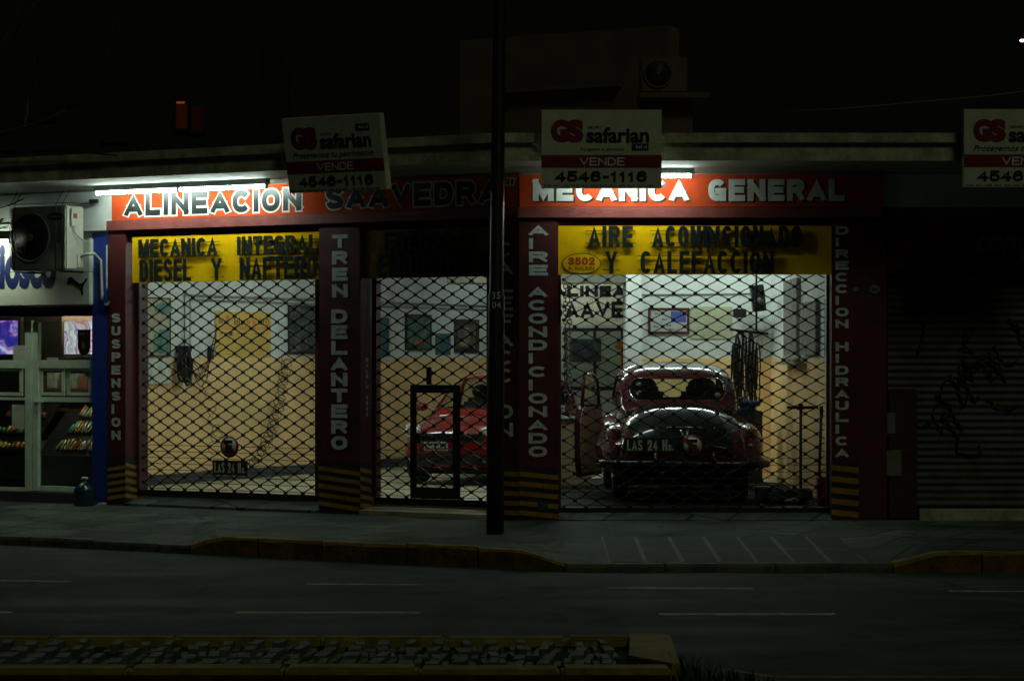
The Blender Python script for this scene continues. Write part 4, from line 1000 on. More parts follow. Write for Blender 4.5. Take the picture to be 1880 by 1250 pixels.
# left display of sweet boxes
x0, z1 = P(ML, -70, 785, .6); x1, z0 = P(ML, 112, 828, .6); x1 = x1-.35
dc = thing('sweet_shelf', 'low shelf of small sweet boxes at the left of the kiosk window', 'shelf', ((x0+x1)/2, .8, ZF), ML)
f = MB(ML); f.box(x0, x1, .6, 1.2, ZF, z0, bev=.01); f.build('base', M_black2, dc)
f = MB(ML); f.box(x0, x1, .585, .598, z0-.35, z0-.06); f.build('front_panel', mat('green_grey', (.05, .12, .09), .5), dc)
for i in range(16):
    x = x0+.05+(x1-x0-.1)*i/16; c = [0, 2, 4, 7][i % 4]; hh = random.uniform(.07, .13)
    f = MB(ML); f.box(x, x+.085, .64, .84, z0+.001, z0+hh, bev=.006, X=None)
    tag(f.build('sweet_box', mat('box_'+nams[c], tuple(q*.6 for q in cols[c]), .4, var=.4, scale=18)), '%s sweet box on the low shelf at the left of the kiosk' % nams[c], 'sweet box', 'sweet boxes on the low kiosk shelf')
# back shelf with cartons seen through the small sliding windows
x0, z0 = P(ML, 66, 712, 1.3); x1, _ = P(ML, 180, 712, 1.3)
f = MB(ML); f.box(x0, x1, 1.2, 1.7, z0-.04, z0, bev=.004); f.box(x0, x1, 1.2, 1.7, z0-.30, z0-.26, bev=.004); f.box(x0, x0+.03, 1.2, 1.7, ZF, z0-.305); f.box(x1-.03, x1, 1.2, 1.7, ZF, z0-.305); tag(f.build('back_shelf', mat('shelf_brown', (.24, .11, .05), .5)), 'brown shelf unit seen through the small sliding windows', 'shelf')
for i, (a, h, c, lb) in enumerate(((.06, .16, (.12, .10, .06), 'dark carton'), (.24, .20, (.55, .57, .50), 'tall white carton'), (.42, .11, (.20, .26, .34), 'blue grey carton'), (.58, .19, (.42, .50, .46), 'pale green carton'), (.75, .15, (.45, .18, .14), 'pink red carton'), (.90, .11, (.60, .58, .04), 'bright yellow carton'))):
    f = MB(ML); xx = x0+(x1-x0)*a; f.box(xx, xx+.15, 1.22, 1.4, z0+.001, z0+h, bev=.006)
    tag(f.build('carton', mat('carton%d' % i, c, .45, var=.25, scale=14)), lb+' on the brown shelf behind the sliding windows', 'carton', 'cartons on the brown kiosk shelf')
# water jug on the sidewalk
gx = PX(ML, 155.5, -.22); jug = thing('water_jug', 'large blue green plastic water jug standing at the foot of the blue pillar', 'water jug', (gx, -.22, ZW-.02), ML)
zj = ZW-.012
f = MB(ML); f.lathe([(.115, 0), (.130, .015), (.132, .06), (.126, .075), (.132, .09), (.132, .15), (.126, .165), (.132, .18), (.130, .205), (.10, .245), (.045, .285), (.036, .295), (.036, .335)], (gx, -.22, zj), 28); f.build('bottle', mat('jug_plastic', (.015, .07, .08), .12, var=.2, trans=.45), jug)
f = MB(ML); f.lathe([(.040, .325), (.040, .352), (.036, .356)], (gx, -.22, zj), 20); f.build('cap', M_paper, jug)
f = MB(ML); x, z = PX(ML, 183, -.12), ZW; f.plate([(x-.06, z), (x+.05, z+.006), (x+.06, z+.03), (x-.02, z+.035)], -.12, -.06); tag(f.build('paper_scrap', M_paper), 'crumpled white paper scrap on the sidewalk by the blue pillar', 'litter')

# ------------------------------------------------------------------ shop on the right
rs = thing('corner_shop', 'dark shuttered shop front with ribbed steel shutter at the right end', 'shop', (5, 0, ZW), MR)
f = MB(MR); f.box(xB+.051, XR, .02, .30, 3.40, 3.641); f.box(XR-.1, XR+.2, .03, 4, 0, 4.3); f.box(xB+.2, XR, 3.9, 4.0, 0, 4.3); f.build('wall', mat('shop_dark_wall', (.10, .085, .08), .7), rs)
xs0 = PX(MR, 1630, .15); zs1 = P(MR, 1700, 503, .15)[1]; zs0 = .36
f = MB(MR); rows = []; n = int((zs1-zs0)/.078*6)
for i in range(n+1):
    z = zs0+(zs1-zs0)*i/n; y = .15-.011*math.sin((z-zs0)/.078*2*math.pi)
    rows.append([(xs0, y, z), (XR-.11, y, z)])
f.grid(rows); sh_ = f.build('shutter', M_shut, rs)
f = MB(MR)
random.seed(21)
for k in range(15):
    px = 1700+random.random()*190; py = 620+random.random()*190; q = []
    for j in range(7):
        px += random.uniform(-22, 26); py += random.uniform(-34, 30); py = max(560, min(860, py)); q.append(P(MR, px, py, .128))
    f.tube([(x, .1285, z) for x, z in q], .012, 4)
f.build('graffiti', M_graf, sh_)
f = MB(MR); xd0, xd1 = PX(MR, 1632, .1), PX(MR, 1683, .1); zd1 = P(MR, 1650, 714, .1)[1]
f.box(xd0, xd1, .08, .13, ZW+.02, zd1, bev=.006); dr = f.build('door', mat('door_oxide', (.05, .016, .014), .5), rs)
f = MB(MR); a, z1 = P(MR, 1622, 826, .07); c, z0 = P(MR, 1655, 873, .07); f.box(a, c, .066, .078, z0, z1); f.build('notice', mat('notice_grey', (.17, .17, .12), .7), dr)
f = MB(MR); a, z1 = P(MR, 1629, 757, .07); c, z0 = P(MR, 1644, 796, .07); f.box(a, c, .068, .0785, z0, z1); f.build('sticker', mat('sticker_grey', (.16, .17, .15), .6), dr)
f = MB(MR); f.box(xd1+.02, XR-.11, -.02, .3, ZW-.06, ZW+.12, bev=.01); f.build('sill', M_corn, rs)
f = MB(MR); f.box(xB+.055, XR-.1, .01, .3, zs1+.0, 3.395); f.build('lintel', mat('shop_lintel', (.05, .03, .03), .6), rs)
bn = thing('shop_banner', 'dark red printed banner over the ribbed shutter', 'banner', (6, 0, 2.98), MR)
xb0, zb1_ = P(MR, 1632, 412, -.01); xb1, zb0_ = P(MR, 2060, 494, -.01)
f = MB(MR); f.box(xb0, xb1, -.012, .008, zb0_, zb1_, bev=.003); f.build('panel', art('banner_print', [(.05, .008, .008), (.14, .02, .015), (.06, .02, .02), (.16, .10, .06)], 2.2), bn)
f = MB(MR); a, z1 = P(MR, 1792, 432, -.01); c, z0 = P(MR, 1905, 478, -.01); f.text('comp', a, c, z0, z1, -.0145, .02, shear=.35); f.build('lettering', mat('banner_letter', (.26, .17, .16), .6), bn)
for (pc, lb) in (((1571, 531, .035), 'small dim round plate on the red pillar, left one of two'), ((1606, 531, .06), 'larger dim round plate on the red pillar, right one of two')):
    cx, cz = P(MR, pc[0], pc[1], -.01); f = MB(MR); f.plate(ellpts(cx, cz, pc[2]*1.0, pc[2]*.8), -.015, -.001); t = thing('round_plate', lb, 'plate', (cx, 0, cz-.05), MR); f.build('disc', mat('plate_dim', (.16, .16, .13), .6), t)
    if pc[2] > .05: f = MB(MR); marks(f, cx-.035, cx+.035, cz-.018, cz+.018, -.0175, 4); f.build('lettering', M_black, t)

# ------------------------------------------------------------------ things on the left side wall of the workshop
random.seed(11)
MW = ML @ Matrix.Translation((UW, 0, 0)) @ Matrix.Rotation(R(90), 4, 'Z')
MRW = Matrix.Translation((XWALL, 0, 0)) @ Matrix.Rotation(R(-90), 4, 'Z')
MP = Matrix.Translation((0, YP, 0)); MK = Matrix.Translation((0, YB-1.0, 0))
def rect(M, px0, py0, px1, py1, y):
    x0 = PX(M, px0, y); x1 = PX(M, px1, y); pm = (px0+px1)/2
    return x0, x1, P(M, pm, py1, y)[1], P(M, pm, py0, y)[1]
def picture(M, pr, m, label, fr=None, cat='picture', name='picture', fw=.035, off=-.03, group=None):
    x0, x1, z0, z1 = rect(M, *pr, off)
    t = thing(name, label, cat, ((x0+x1)/2, -.004, z0), M, group)
    if fr is not None:
        b = MB(M)
        b.box(x0, x0+fw, off, -.004, z0, z1); b.box(x1-fw, x1, off, -.004, z0, z1); b.box(x0+fw+.0005, x1-fw-.0005, off, -.004, z0, z0+fw); b.box(x0+fw+.0005, x1-fw-.0005, off, -.004, z1-fw, z1); b.build('frame', fr, t)
        b = MB(M); b.box(x0+fw+.001, x1-fw-.001, off+.008, -.005, z0+fw+.001, z1-fw-.001); b.build('print', m, t)
    else:
        b = MB(M); b.box(x0, x1, off+.015, -.004, z0, z1); b.build('sheet', m, t)
    return t, (x0, x1, z0, z1)
M_fr = mat('frame_dark', (.03, .025, .02), .4); M_frw = mat('frame_white', (.5, .52, .48), .5)
t, (x0, x1, z0, z1) = picture(MW, (266, 546, 314, 655), mat('poster_tan', (.36, .34, .22), .5, var=.3, scale=6), 'tall tan chart poster hung at the left end of the yellow and white wall', M_fr, 'poster', 'poster', .02)
b = MB(MW)
b.plate(ellpts((x0+x1)/2+.12, z1-.14, .19, .075), -.034, -.0305); b.box(x1-.24, x1-.04, -.026, -.0225, z0+.04, z0+.36); b.box(x0+.2, x0+.36, -.026, -.0225, z0+.06, z0+.3); b.build('teal_marks', mat('teal_ink', (.08, .20, .18), .5, var=.4, scale=12), t)
t, (x0, x1, z0, z1) = picture(MW, (397, 572, 499, 658), mat('poster_yellow', (.68, .46, .11), .5, var=.06), 'yellow price poster with red and black headings on the white wall', None, 'poster', 'poster')
b = MB(MW); r_ = MB(MW); ww = x1-x0
y_ = -.0165
marks(b, x0+.06*ww, x0+.17*ww, z1-.17, z1-.10, y_, 5); marks(b, x0+.33*ww, x0+.5*ww, z1-.19, z1-.08, y_, 6); marks(b, x0+.79*ww, x0+.88*ww, z1-.18, z1-.09, y_, 4)
r_.text('O', x0+.18*ww, x0+.24*ww, z1-.18, z1-.06, y_, .03); marks(r_, x0+.55*ww, x0+.63*ww, z1-.17, z1-.1, y_, 4); marks(r_, x0+.66*ww, x0+.72*ww, z1-.18, z1-.1, y_, 3); r_.text('O', x0+.9*ww, x0+.96*ww, z1-.2, z1-.08, y_, .03)
for k in range(2): r_.box(x0+.05*ww, x1-.05*ww, y_, y_+.001, z1-.22-k*.025, z1-.212-k*.025)
for k in range(3):
    b.box(x0+(.08+.31*k)*ww, x0+(.25+.31*k)*ww, y_, y_+.001, z1-.31, z1-.295)
for k in range(9): b.box(x0+.07*ww, x1-.06*ww, y_, y_+.001, z0+.06+k*.035, z0+.063+k*.035)
b.box(x0+.24*ww, x0+.30*ww, y_, y_+.001, z1-.33, z1-.27)
b.build('black_print', mat('ink_dark', (.08, .06, .02), .6), t); r_.build('red_print', mat('ink_red', (.45, .06, .03), .6), t)
picture(MW, (531, 561, 604, 650), art('art_dark_green', [(.03, .06, .055), (.12, .15, .11), (.02, .035, .04), (.17, .17, .13), (.06, .09, .08)], 3.0), 'large dim landscape picture partly behind the TREN DELANTERO pillar', M_fr)
picture(MW, (676, 576, 719, 662), art('art_teal', [(.02, .06, .09), (.05, .14, .17), (.015, .03, .06)], 3.0), 'tall dark teal picture beside the left edge of the middle bay', M_frw, fw=.06)
t, (x0, x1, z0, z1) = picture(MW, (746, 577, 793, 643), art('art_green_still', [(.05, .14, .13), (.11, .20, .14), (.03, .05, .04), (.24, .20, .05)], 3.5), 'green picture with a yellow and orange band above the wicket door', M_fr)
b = MB(MW); b.add([(x0+.2, -.024, z0+.08), (x1-.2, -.024, z0+.10), (x1-.3, -.024, z0+.17), ((x0+x1)/2, -.024, z0+.14), (x0+.3, -.024, z0+.16)], [(0, 1, 2, 3, 4)]); b.build('orange_band', mat('ink_orange', (.40, .12, .03), .5, var=.5, scale=20), t)
picture(MW, (802, 612, 829, 651), art('art_blue_small', [(.02, .05, .055), (.06, .16, .18), (.02, .03, .03)], 5.0), 'smallest picture, blue green, between two larger ones')
t, (x0, x1, z0, z1) = picture(MW, (836, 586, 880, 647), art('art_brown', [(.05, .045, .035), (.12, .10, .06), (.03, .03, .025)], 5.0), 'brown framed picture with pale lines of writing beside the street pole', M_fr, fw=.08)
b = MB(MW)
for k in range(5): b.box(x0+.3, x1-.3, -.024, -.0225, z1-.16-k*.045, z1-.14-k*.045)
b.plate(ellpts((x0+x1)/2-.1, z0+.16, .14, .06), -.024, -.0225); b.build('pale_writing', mat('ink_pale', (.34, .30, .18), .6), t)
x0, x1, z0, z1 = rect(MW, 272, 659, 314, 705, -.05); b = MB(MW); t = thing('electric_panel', 'white metal electric panel under the tan poster', 'electric panel', ((x0+x1)/2, -.01, z0), MW); b.box(x0, x1, -.06, -.021, z0, z1, bev=.006); b.build('cover', mat('panel_white', (.55, .58, .52), .5), t)
b = MB(MW); b.box(x0+.06, x1-.06, -.064, -.0605, z0+.05, z1-.05); b.build('door', M_paper, t)
xa, za = P(MW, 340, 541, -.04); xe, _ = P(MW, 905, 578, -.04)
b = MB(MW); zc = za; b.tube([(xa, -.03, 2.02), (xa, -.03, zc), (xe, -.03, zc)], .014, 6); b.tube([(xa+.12, -.03, 2.02), (xa+.12, -.03, zc-.06), (xe, -.03, zc-.06)], .010, 6); tag(b.build('conduit', mat('conduit_grey', (.28, .29, .27), .5)), 'thin grey conduit running along the top of the white wall', 'conduit')
x0, x1, z0, z1 = rect(MW, 384, 638, 391, 660, -.04); b = MB(MW); b.box(x0, x1, -.06, -.004, z0, z1, bev=.006); tag(b.build('wall_switch', M_black2), 'small dark wall switch left of the yellow poster', 'switch')
# coil of cables hung on the wall
xc, zc = P(MW, 343, 643, -.15); b = MB(MW); zlow = P(MW, 343, 712, -.15)[1]; hh = (zc-zlow)
for k in range(12):
    wv = random.uniform(.04, .13); hl = hh*random.uniform(.6, 1.0); oy = -.06-random.random()*.12; pts = []
    for j in range(21):
        a = 2*math.pi*j/20; pts.append((xc+wv*math.sin(a)*(1-.25*math.cos(a))+random.uniform(-.012, .012), oy, zc-hl/2+hl/2*math.cos(a)))
    b.tube(pts, random.uniform(.010, .018), 6)
b.box(xc-.05, xc+.05, -.2, -.004, zc-.03, zc+.06, bev=.01)
for k in range(4):
    pts = [(xc+.1+.10*j+random.uniform(-.05, .05), -.08, zc-.05-.5*math.sin(j/5*2.8)*(.4+.2*k)+.02*k) for j in range(8)]
    b.tube(pts, .007, 5)
tag(b.build('cable_coil', M_cable), 'thick bundle of black cables hung in a coil on the wall', 'cable coil')
def spiral(M, pts, r, wr, turns, label):
    b = MB(M); P_ = [Vector(p) for p in pts]; seg = [(P_[i+1]-P_[i]).length for i in range(len(P_)-1)]; L_ = sum(seg); n = turns*10; out = []
    for k in range(n+1):
        d = L_*k/n; i = 0
        while i < len(seg)-1 and d > seg[i]: d -= seg[i]; i += 1
        q = P_[i].lerp(P_[i+1], min(1, d/seg[i])); a = 2*math.pi*turns*k/n
        rr = r*(1+.35*math.sin(k*.37))
        out.append(q+Vector((rr*1.5*math.cos(a), rr*.8*math.sin(a), rr*.9*math.sin(a+.5))))
    b.tube(out, wr, 5); return tag(b.build('spiral_hose', M_cable), label, 'spiral hose')
def w3(px, py, y): x, z = P(MW, px, py, y); return (x, y, z)
spiral(MW, [w3(528, 655, -.12), w3(522, 690, -.14), w3(512, 745, -.16), w3(495, 800, -.2), w3(470, 845, -.25), w3(440, 868, -.3)], .055, .0055, 40, 'long thin coiled air hose hanging down the middle of the yellow wall')
spiral(MW, [w3(362, 662, -.15), w3(380, 700, -.15), w3(386, 745, -.15), w3(398, 790, -.18), w3(392, 830, -.2)], .06, .0045, 11, 'loose coiled wire trailing from the cable coil down the yellow wall')

# ------------------------------------------------------------------ back of the workshop and right hand side wall
M9 = Matrix.Translation((0, 38.4, 0)) @ Matrix.Translation((1.2, 0, 0)) @ Matrix.Rotation(R(12), 4, 'Z') @ Matrix.Translation((-1.2, 0, 0))
x0, x1, z0, z1 = rect(M9, 1000, 512, 1215, 597, 0)
t = thing('interior_sign', 'cream inner sign with rounded black letters partly hidden behind the white pillar', 'sign', ((x0+x1)/2, 0, z0), M9)
b = MB(M9); b.box(x0, x1, 0, .04, z0, z1); b.build('panel', mat('inner_cream', (.62, .60, .44), .6), t)
b = MB(M9); b.box(x0, x1, -.02, -.001, z1-.06, z1+.02); b.build('top_trim', M_black2, t)
b = MB(M9)
def i9(px, py): return P(M9, px, py, -.005)
a, zt_ = i9(1014, 524); c, zl = i9(1236, 546); stext(b, 'ALINEACION', a, c, zl, zt_, -.005, .058, gap=.5)
a, zt_ = i9(1010, 553); c, zl = i9(1226, 584); stext(b, 'SAAVEDRA', a, c, zl, zt_, -.005, .058, gap=.6); b.build('lettering', M_black, t)
x0, x1, z0, z1 = rect(MK, 1036, 602, 1152, 716, -.05)
t = thing('back_window', 'pale glazed window with dark bars under the inner sign', 'window', ((x0+x1)/2, 0, z0), MK)
b = MB(MK); b.box(x0, x1, -.03, -.006, z0, z1); b.build('pane', art('pane_green', [(.34, .42, .36), (.48, .54, .44), (.22, .28, .25)], 1.6), t)
b = MB(MK)
for px in (1036, 1089, 1140): x, _ = P(MK, px, 650, -.05); b.box(x, x+.05, -.06, -.031, z0, z1)
b.box(x0+.052, x1, -.055, -.031, z1-.05, z1); b.box(x0+.052, x1, -.055, -.031, z0, z0+.06); b.build('frame', M_black2, t)
x0, x1, z0, z1 = rect(MK, 1046, 622, 1104, 664, -.08); b = MB(MK); b.box(x0, x1, -.08, -.065, z0, z1); tag(b.build('dark_poster', art('art_car', [(.05, .07, .07), (.03, .04, .04), (.16, .22, .22)], 1.6)), 'dark grey poster fixed across the pale back window', 'poster')
x, z = W(1139, 631, 35.5).x, W(1139, 631, 35.5).z
b = MB(); b.ell((x, 35.5, z), .06, .05, .055, 12, 8); b.ell((x+.05, 35.48, z+.02), .05, .05, .04, 10, 6); b.ell((x-.03, 35.5, z-.04), .05, .04, .05, 10, 6); b.tube([(x, 35.5, z), (x+.02, 35.5, z-1.6)], .02, 6)
tag(b.build('duster', mat('duster_orange', (.65, .24, .02), .6, var=.4, scale=30)), 'orange yellow duster on a stick before the white inner pillar', 'duster')
q = W(1042, 520, 34.0); b = MB(); zz_ = q.z+.7; k = 0
while zz_ > .9:
    for o_ in (-.03, .03):
        X = Matrix.Translation((q.x+o_, 34.0, zz_)) @ Matrix.Rotation(R(90*(k % 2)), 4, 'Z')
        b.tube([(.028*math.cos(2*math.pi*j/10), 0, .042*math.sin(2*math.pi*j/10)) for j in range(11)], .008, 5, X=X, caps=False)
    zz_ -= .062; k += 1
tag(b.build('hoist_chain', mat('chain_steel', (.09, .09, .08), .45, metal=.5)), 'double steel hoist chain hanging beside the inner sign', 'chain')
t, (x0, x1, z0, z1) = picture(MP, (1190, 565, 1266, 613), mat('cert_grey', (.38, .40, .38), .4, var=.1), 'certificate in a dark red frame with a blue corner on the back wall', mat('frame_maroon', (.07, .015, .015), .4), 'certificate')
b = MB(MP); b.box(x1-.26, x1-.05, -.026, -.0225, z1-.2, z1-.05); b.build('blue_corner', mat('cert_blue', (.06, .08, .30), .5), t)
b = MB(MP)
for (a_, c_) in ((.1, .3), (.2, .22), (.08, .12), (.26, .14), (.3, .08)): marks(b, x0+a_, x0+a_+.07, z0+c_-.03, z0+c_, -.024, 3)
b.build('writing', M_black, t)
t, (x0, x1, z0, z1) = picture(MP, (1268, 563, 1345, 622), mat('sheet_olive', (.40, .42, .27), .6, var=.1), 'pale olive paper chart pinned right of the framed certificate', None, 'chart', 'wall_chart')
b = MB(MP)
for k in range(9): b.box(x0+.08, x1-.08-.1*(k % 3), -.0165, -.0155, z0+.05+k*.038, z0+.055+k*.038)
b.build('printed_lines', mat('ink_olive', (.22, .24, .15), .7), t)
b = MB(MP); x0, _ = P(MP, 1172, 530, -.02); x1, z = P(MP, 1405, 541, -.02); b.tube([(x0+.05, -.02, z), (x1, -.02, z+.02)], .010, 5); tag(b.build('ceiling_pipe', mat('pipe_grey', (.25, .26, .25), .5)), 'thin pipe along the top of the white back wall', 'pipe')
# monitor, loudspeaker, shelf
a, c = W(1346, 567, 33.0), W(1370, 583, 33.0)
t = thing('wall_camera', 'small dark monitor on a bracket right of the olive chart', 'monitor', (a.x, 33.0, c.z)); b = MB(); b.box(a.x, c.x, 32.95, 33.06, c.z, a.z, bev=.01); b.build('casing', M_black2, t); b = MB(); b.tube([((a.x+c.x)/2, 33.06, a.z-.05), ((a.x+c.x)/2+.05, YP, a.z-.05)], .02, 6); b.build('bracket', M_black2, t)
a, c = W(1384, 524, 32.6), W(1408, 573, 32.6)
t = thing('loudspeaker', 'black loudspeaker box hung high in the corner of the back wall', 'loudspeaker', (a.x, 32.6, c.z)); b = MB(); X = Matrix.Translation((a.x, 32.6, c.z)) @ Matrix.Rotation(R(-7), 4, 'Y'); b.box(0, c.x-a.x, 0, .2, 0, a.z-c.z, bev=.01, X=X); b.build('cabinet', M_black2, t)
b = MB(); b.cyl(((c.x-a.x)/2, -.004, .12), (0, 1, 0), .065, .01, 24, X=X); b.build('cone', mat('cone_grey', (.04, .04, .04), .6), t)
b = MB(); b.tube([((a.x+c.x)/2, 32.8, a.z-.1), ((a.x+c.x)/2, YP, a.z-.05)], .015, 6); b.build('bracket', M_dark, t)
a, c = W(1362, 578, 33.2), W(1408, 606, 33.2); b = MB(); b.box(a.x, c.x, 33.2, YP-.025, c.z, a.z, bev=.012); tag(b.build('wall_box', mat('box_pale', (.50, .53, .50), .6)), 'pale junction box fixed below the black loudspeaker', 'box')
# hanging hoses
b = MB(); random.seed(5); q0, q1 = W(1348, 606, 31.6), W(1398, 606, 31.6)
for k in range(20):
    t_ = random.random(); x = q0.x+(q1.x-q0.x)*t_; y = 31.6+random.uniform(-.15, .25); top = 2.34-.25*abs(t_-.45)+random.uniform(-.06, .05); ln = random.uniform(.45, 1.45); wv = random.uniform(.008, .045); pts = []
    for j in range(15):
        a = 2*math.pi*j/14; pts.append((x+wv*math.sin(a)+random.uniform(-.008, .008), y+random.uniform(-.01, .01), top-ln/2+ln/2*math.cos(a)))
    b.tube(pts, random.uniform(.006, .014), 6)
t = thing('hose_rack', 'tangled black hoses and belts hanging from a rail beside the old car', 'hose rack', ((q0.x+q1.x)/2, 31.6, 1.0)); b.build('hoses', mat('hose_rubber', (.02, .022, .02), .3, var=.5), t)
b = MB(); b.tube([(q0.x-.05, 31.7, 2.36), (q1.x+.1, 31.7, 2.30)], .018, 8); b.tube([(q0.x+.3, 31.7, 2.35), (q0.x+.3, 31.7, 4.0)], .014, 8); b.build('rail', M_dark, t)
b = MB()
for k in range(7): xx = q0.x+.05+.045*k; b.tube([(xx, 31.42, 1.75+.03*k), (xx+.03, 31.42, 2.25)], .006, 5)
b.build('metal_grille', M_steel, t)
b = MB(); q = W(1368, 742, 31.2)
for k in range(14): b.blob((q.x+random.uniform(-.16, .16), 31.2+random.uniform(-.1, .1), q.z+random.uniform(-.10, .08)), random.uniform(.04, .08), .05, random.uniform(.03, .06))
tag(b.build('blue_rags', mat('rag_blue', (.03, .07, .14), .8, var=.6, scale=20)), 'crumpled dark blue rags beside the right rear of the old car', 'rags')
b = MB(); b.box(W(1338, 640, 32.2).x, W(1400, 640, 32.2).x, 32.2, 32.8, ZF, 1.28, bev=.01); tag(b.build('parts_cabinet', mat('cabinet_brown', (.07, .05, .035), .6)), 'dark low parts cabinet behind the hanging hoses', 'cabinet')
# boards on the right hand wall
for (pr, m_, lb, nm) in (((1438, 513, 1462, 655), M_wood, 'tall narrow grey board hung on the right wall', 'wall_board'), ((1468, 554, 1497, 652), M_wood, 'shorter grey board nearer the right pillar', 'wall_board'), ((1506, 548, 1520, 655), mat('strip_teal', (.16, .30, .34), .5), 'narrow blue strip at the edge of the right pillar', 'wall_strip')):
    x0, x1, z0, z1 = rect(MRW, *pr, -.06); b = MB(MRW); b.box(min(x0, x1), max(x0, x1), -.06 if 'grey' in lb else -.02, -.004, z0, z1, bev=.004); tag(b.build(nm, m_), lb, 'board')
x0, x1, z0, z1 = rect(MRW, 1432, 655, 1466, 672, -.12); b = MB(MRW); b.box(x0, x1, -.18, -.021, z0+.02, z0+.05); b.ell(((x0+x1)/2, -.1, z0+.09), abs(x1-x0)*.42, .07, .06, 14, 8); tag(b.build('wall_shelf', mat('shelf_dust', (.30, .27, .2), .8)), 'small shelf with a dusty cloth under the tall board', 'shelf')
# jack stand, lever, boxes, heap
Yj = 28.6; xj = (1470-CX)*Yj/F; zt_ = CZ+(HY-748)*Yj/F; hw = 25*Yj/F
t = thing('jack_handle', 'upright T shaped jack handle before the yellow right wall', 'jack', (xj, Yj, ZF)); b = MB(); b.tube([(xj, Yj, ZF+.12), (xj, Yj, zt_)], .018, 8); b.tube([(xj-hw, Yj, zt_), (xj+hw, Yj, zt_)], .019, 8); b.box(xj-.03, xj+.03, Yj-.03, Yj+.03, zt_-.03, zt_+.045, bev=.008); b.build('handle', M_dark, t)
b = MB(); b.box(xj-.14, xj+.12, Yj-.2, Yj+.3, ZF+.03, ZF+.13, bev=.02); b.cyl((xj-.1, Yj-.16, ZF+.04), (1, 0, 0), .04, .05, 16); b.cyl((xj+.08, Yj-.16, ZF+.04), (1, 0, 0), .04, .05, 16); b.build('body', M_dark, t)
b = MB(); xl = (1508-CX)*27.5/F; b.tube([(xl, 27.5, CZ+(HY-745)*27.5/F), (xl-.04, 27.45, ZF+.01)], .017, 8); b.tube([(xl, 27.5, CZ+(HY-745)*27.5/F), (xl, 27.5, CZ+(HY-762)*27.5/F)], .022, 8); tag(b.build('pry_bar', M_dark), 'straight iron bar standing right of the T shaped jack handle', 'bar')
t = thing('red_can', 'red metal can on the floor at the right pillar', 'can', (3.52, 27.25, ZF)); b = MB(); b.box(3.44, 3.60, 27.15, 27.35, ZF+.001, ZF+.33, bev=.015); b.build('body', mat('can_red', (.22, .02, .02), .4), t); b = MB(); b.tube([(3.48, 27.25, ZF+.33), (3.48, 27.25, ZF+.38), (3.56, 27.25, ZF+.38), (3.56, 27.25, ZF+.33)], .01, 6); b.build('handle', M_dark, t)
b = MB(); a = W(1402, 905, 28.2); b.box(a.x-.09, a.x+.09, 28.1, 28.3, ZF+.001, ZF+.17, bev=.006); tag(b.build('cardboard_box', mat('cardboard', (.30, .17, .07), .7)), 'small brown cardboard box on the floor right of the rear wheel', 'box')
b = MB(); random.seed(9)
for k in range(26): b.blob((2.98+random.random()*.4, 27.75+random.uniform(-.2, .35), ZF+.05+random.random()*.08), random.uniform(.05, .11), random.uniform(.05, .1), random.uniform(.03, .07))
tag(b.build('rag_heap', mat('rag_dark', (.03, .03, .035), .85, var=.6, scale=15)), 'low heap of dark rags and parts at the foot of the jack', 'rags')
b = MB(); a = W(1455, 905, 27.5); b.blob((a.x, 27.5, ZF+.045), .08, .06, .035); tag(b.build('pale_cloth', M_paper), 'small pale cloth on the floor in front of the rag heap', 'cloth')
# cabinet with white lettered strip left of the old car
t = thing('tool_cabinet', 'beige tool cabinet with a white lettered top strip beside the old car', 'cabinet', (.78, 31.6, ZF))
b = MB(); b.box(.42, 1.02, 31.3, 31.8, ZF, 1.18, bev=.008); b.build('body', mat('cabinet_beige', (.42, .36, .20), .6, var=.15), t)
b = MB(); b.box(.38, 1.05, 31.24, 31.82, 1.183, 1.22, bev=.006); b.build('top', M_black2, t)
b = MB(); b.box(.38, .68, 31.225, 31.25, 1.222, 1.375); b.box(.96, 1.12, 31.225, 31.25, 1.222, 1.375); b.box(.38, 1.05, 31.215, 31.238, 1.20, 1.22); st_ = b.build('strip', mat('strip_white', (.62, .65, .60), .5), t)
b = MB(); b.text('E', .625, .67, 1.25, 1.345, 31.222, .03); b.text('AL', .985, 1.08, 1.25, 1.345, 31.222, .03); b.build('lettering', mat('strip_blue', (.03, .06, .32), .5), st_)

# ------------------------------------------------------------------ cars
def srt(v): return math.copysign(1, v)
def section(y, w_, zb, zt, n=3.2, tumble=0.0, N=48, wb=None):
    zc, hh = (zb+zt)/2, (zt-zb)/2; pts = []
    for k in range(N):
        a = 2*math.pi*(k+.5)/N; c, s_ = math.cos(a), math.sin(a)
        x = w_*srt(c)*abs(c)**(2/n); z = zc+hh*srt(s_)*abs(s_)**(2/n)
        f = 1-tumble*max(0, (z-zb)/(zt-zb)); pts.append((x*f, y, z))
    return pts
def interp(st, n):
    out = []
    for i in range(len(st)-1):
        for k in range(n):
            t = k/n; p0 = st[max(i-1, 0)]; p1 = st[i]; p2 = st[i+1]; p3 = st[min(i+2, len(st)-1)]
            out.append(tuple(.5*((2*b_)+(-a_+c_)*t+(2*a_-5*b_+4*c_-d_)*t*t+(-a_+3*b_-3*c_+d_)*t**3) for a_, b_, c_, d_ in zip(p0, p1, p2, p3)))
    out.append(st[-1]); return out
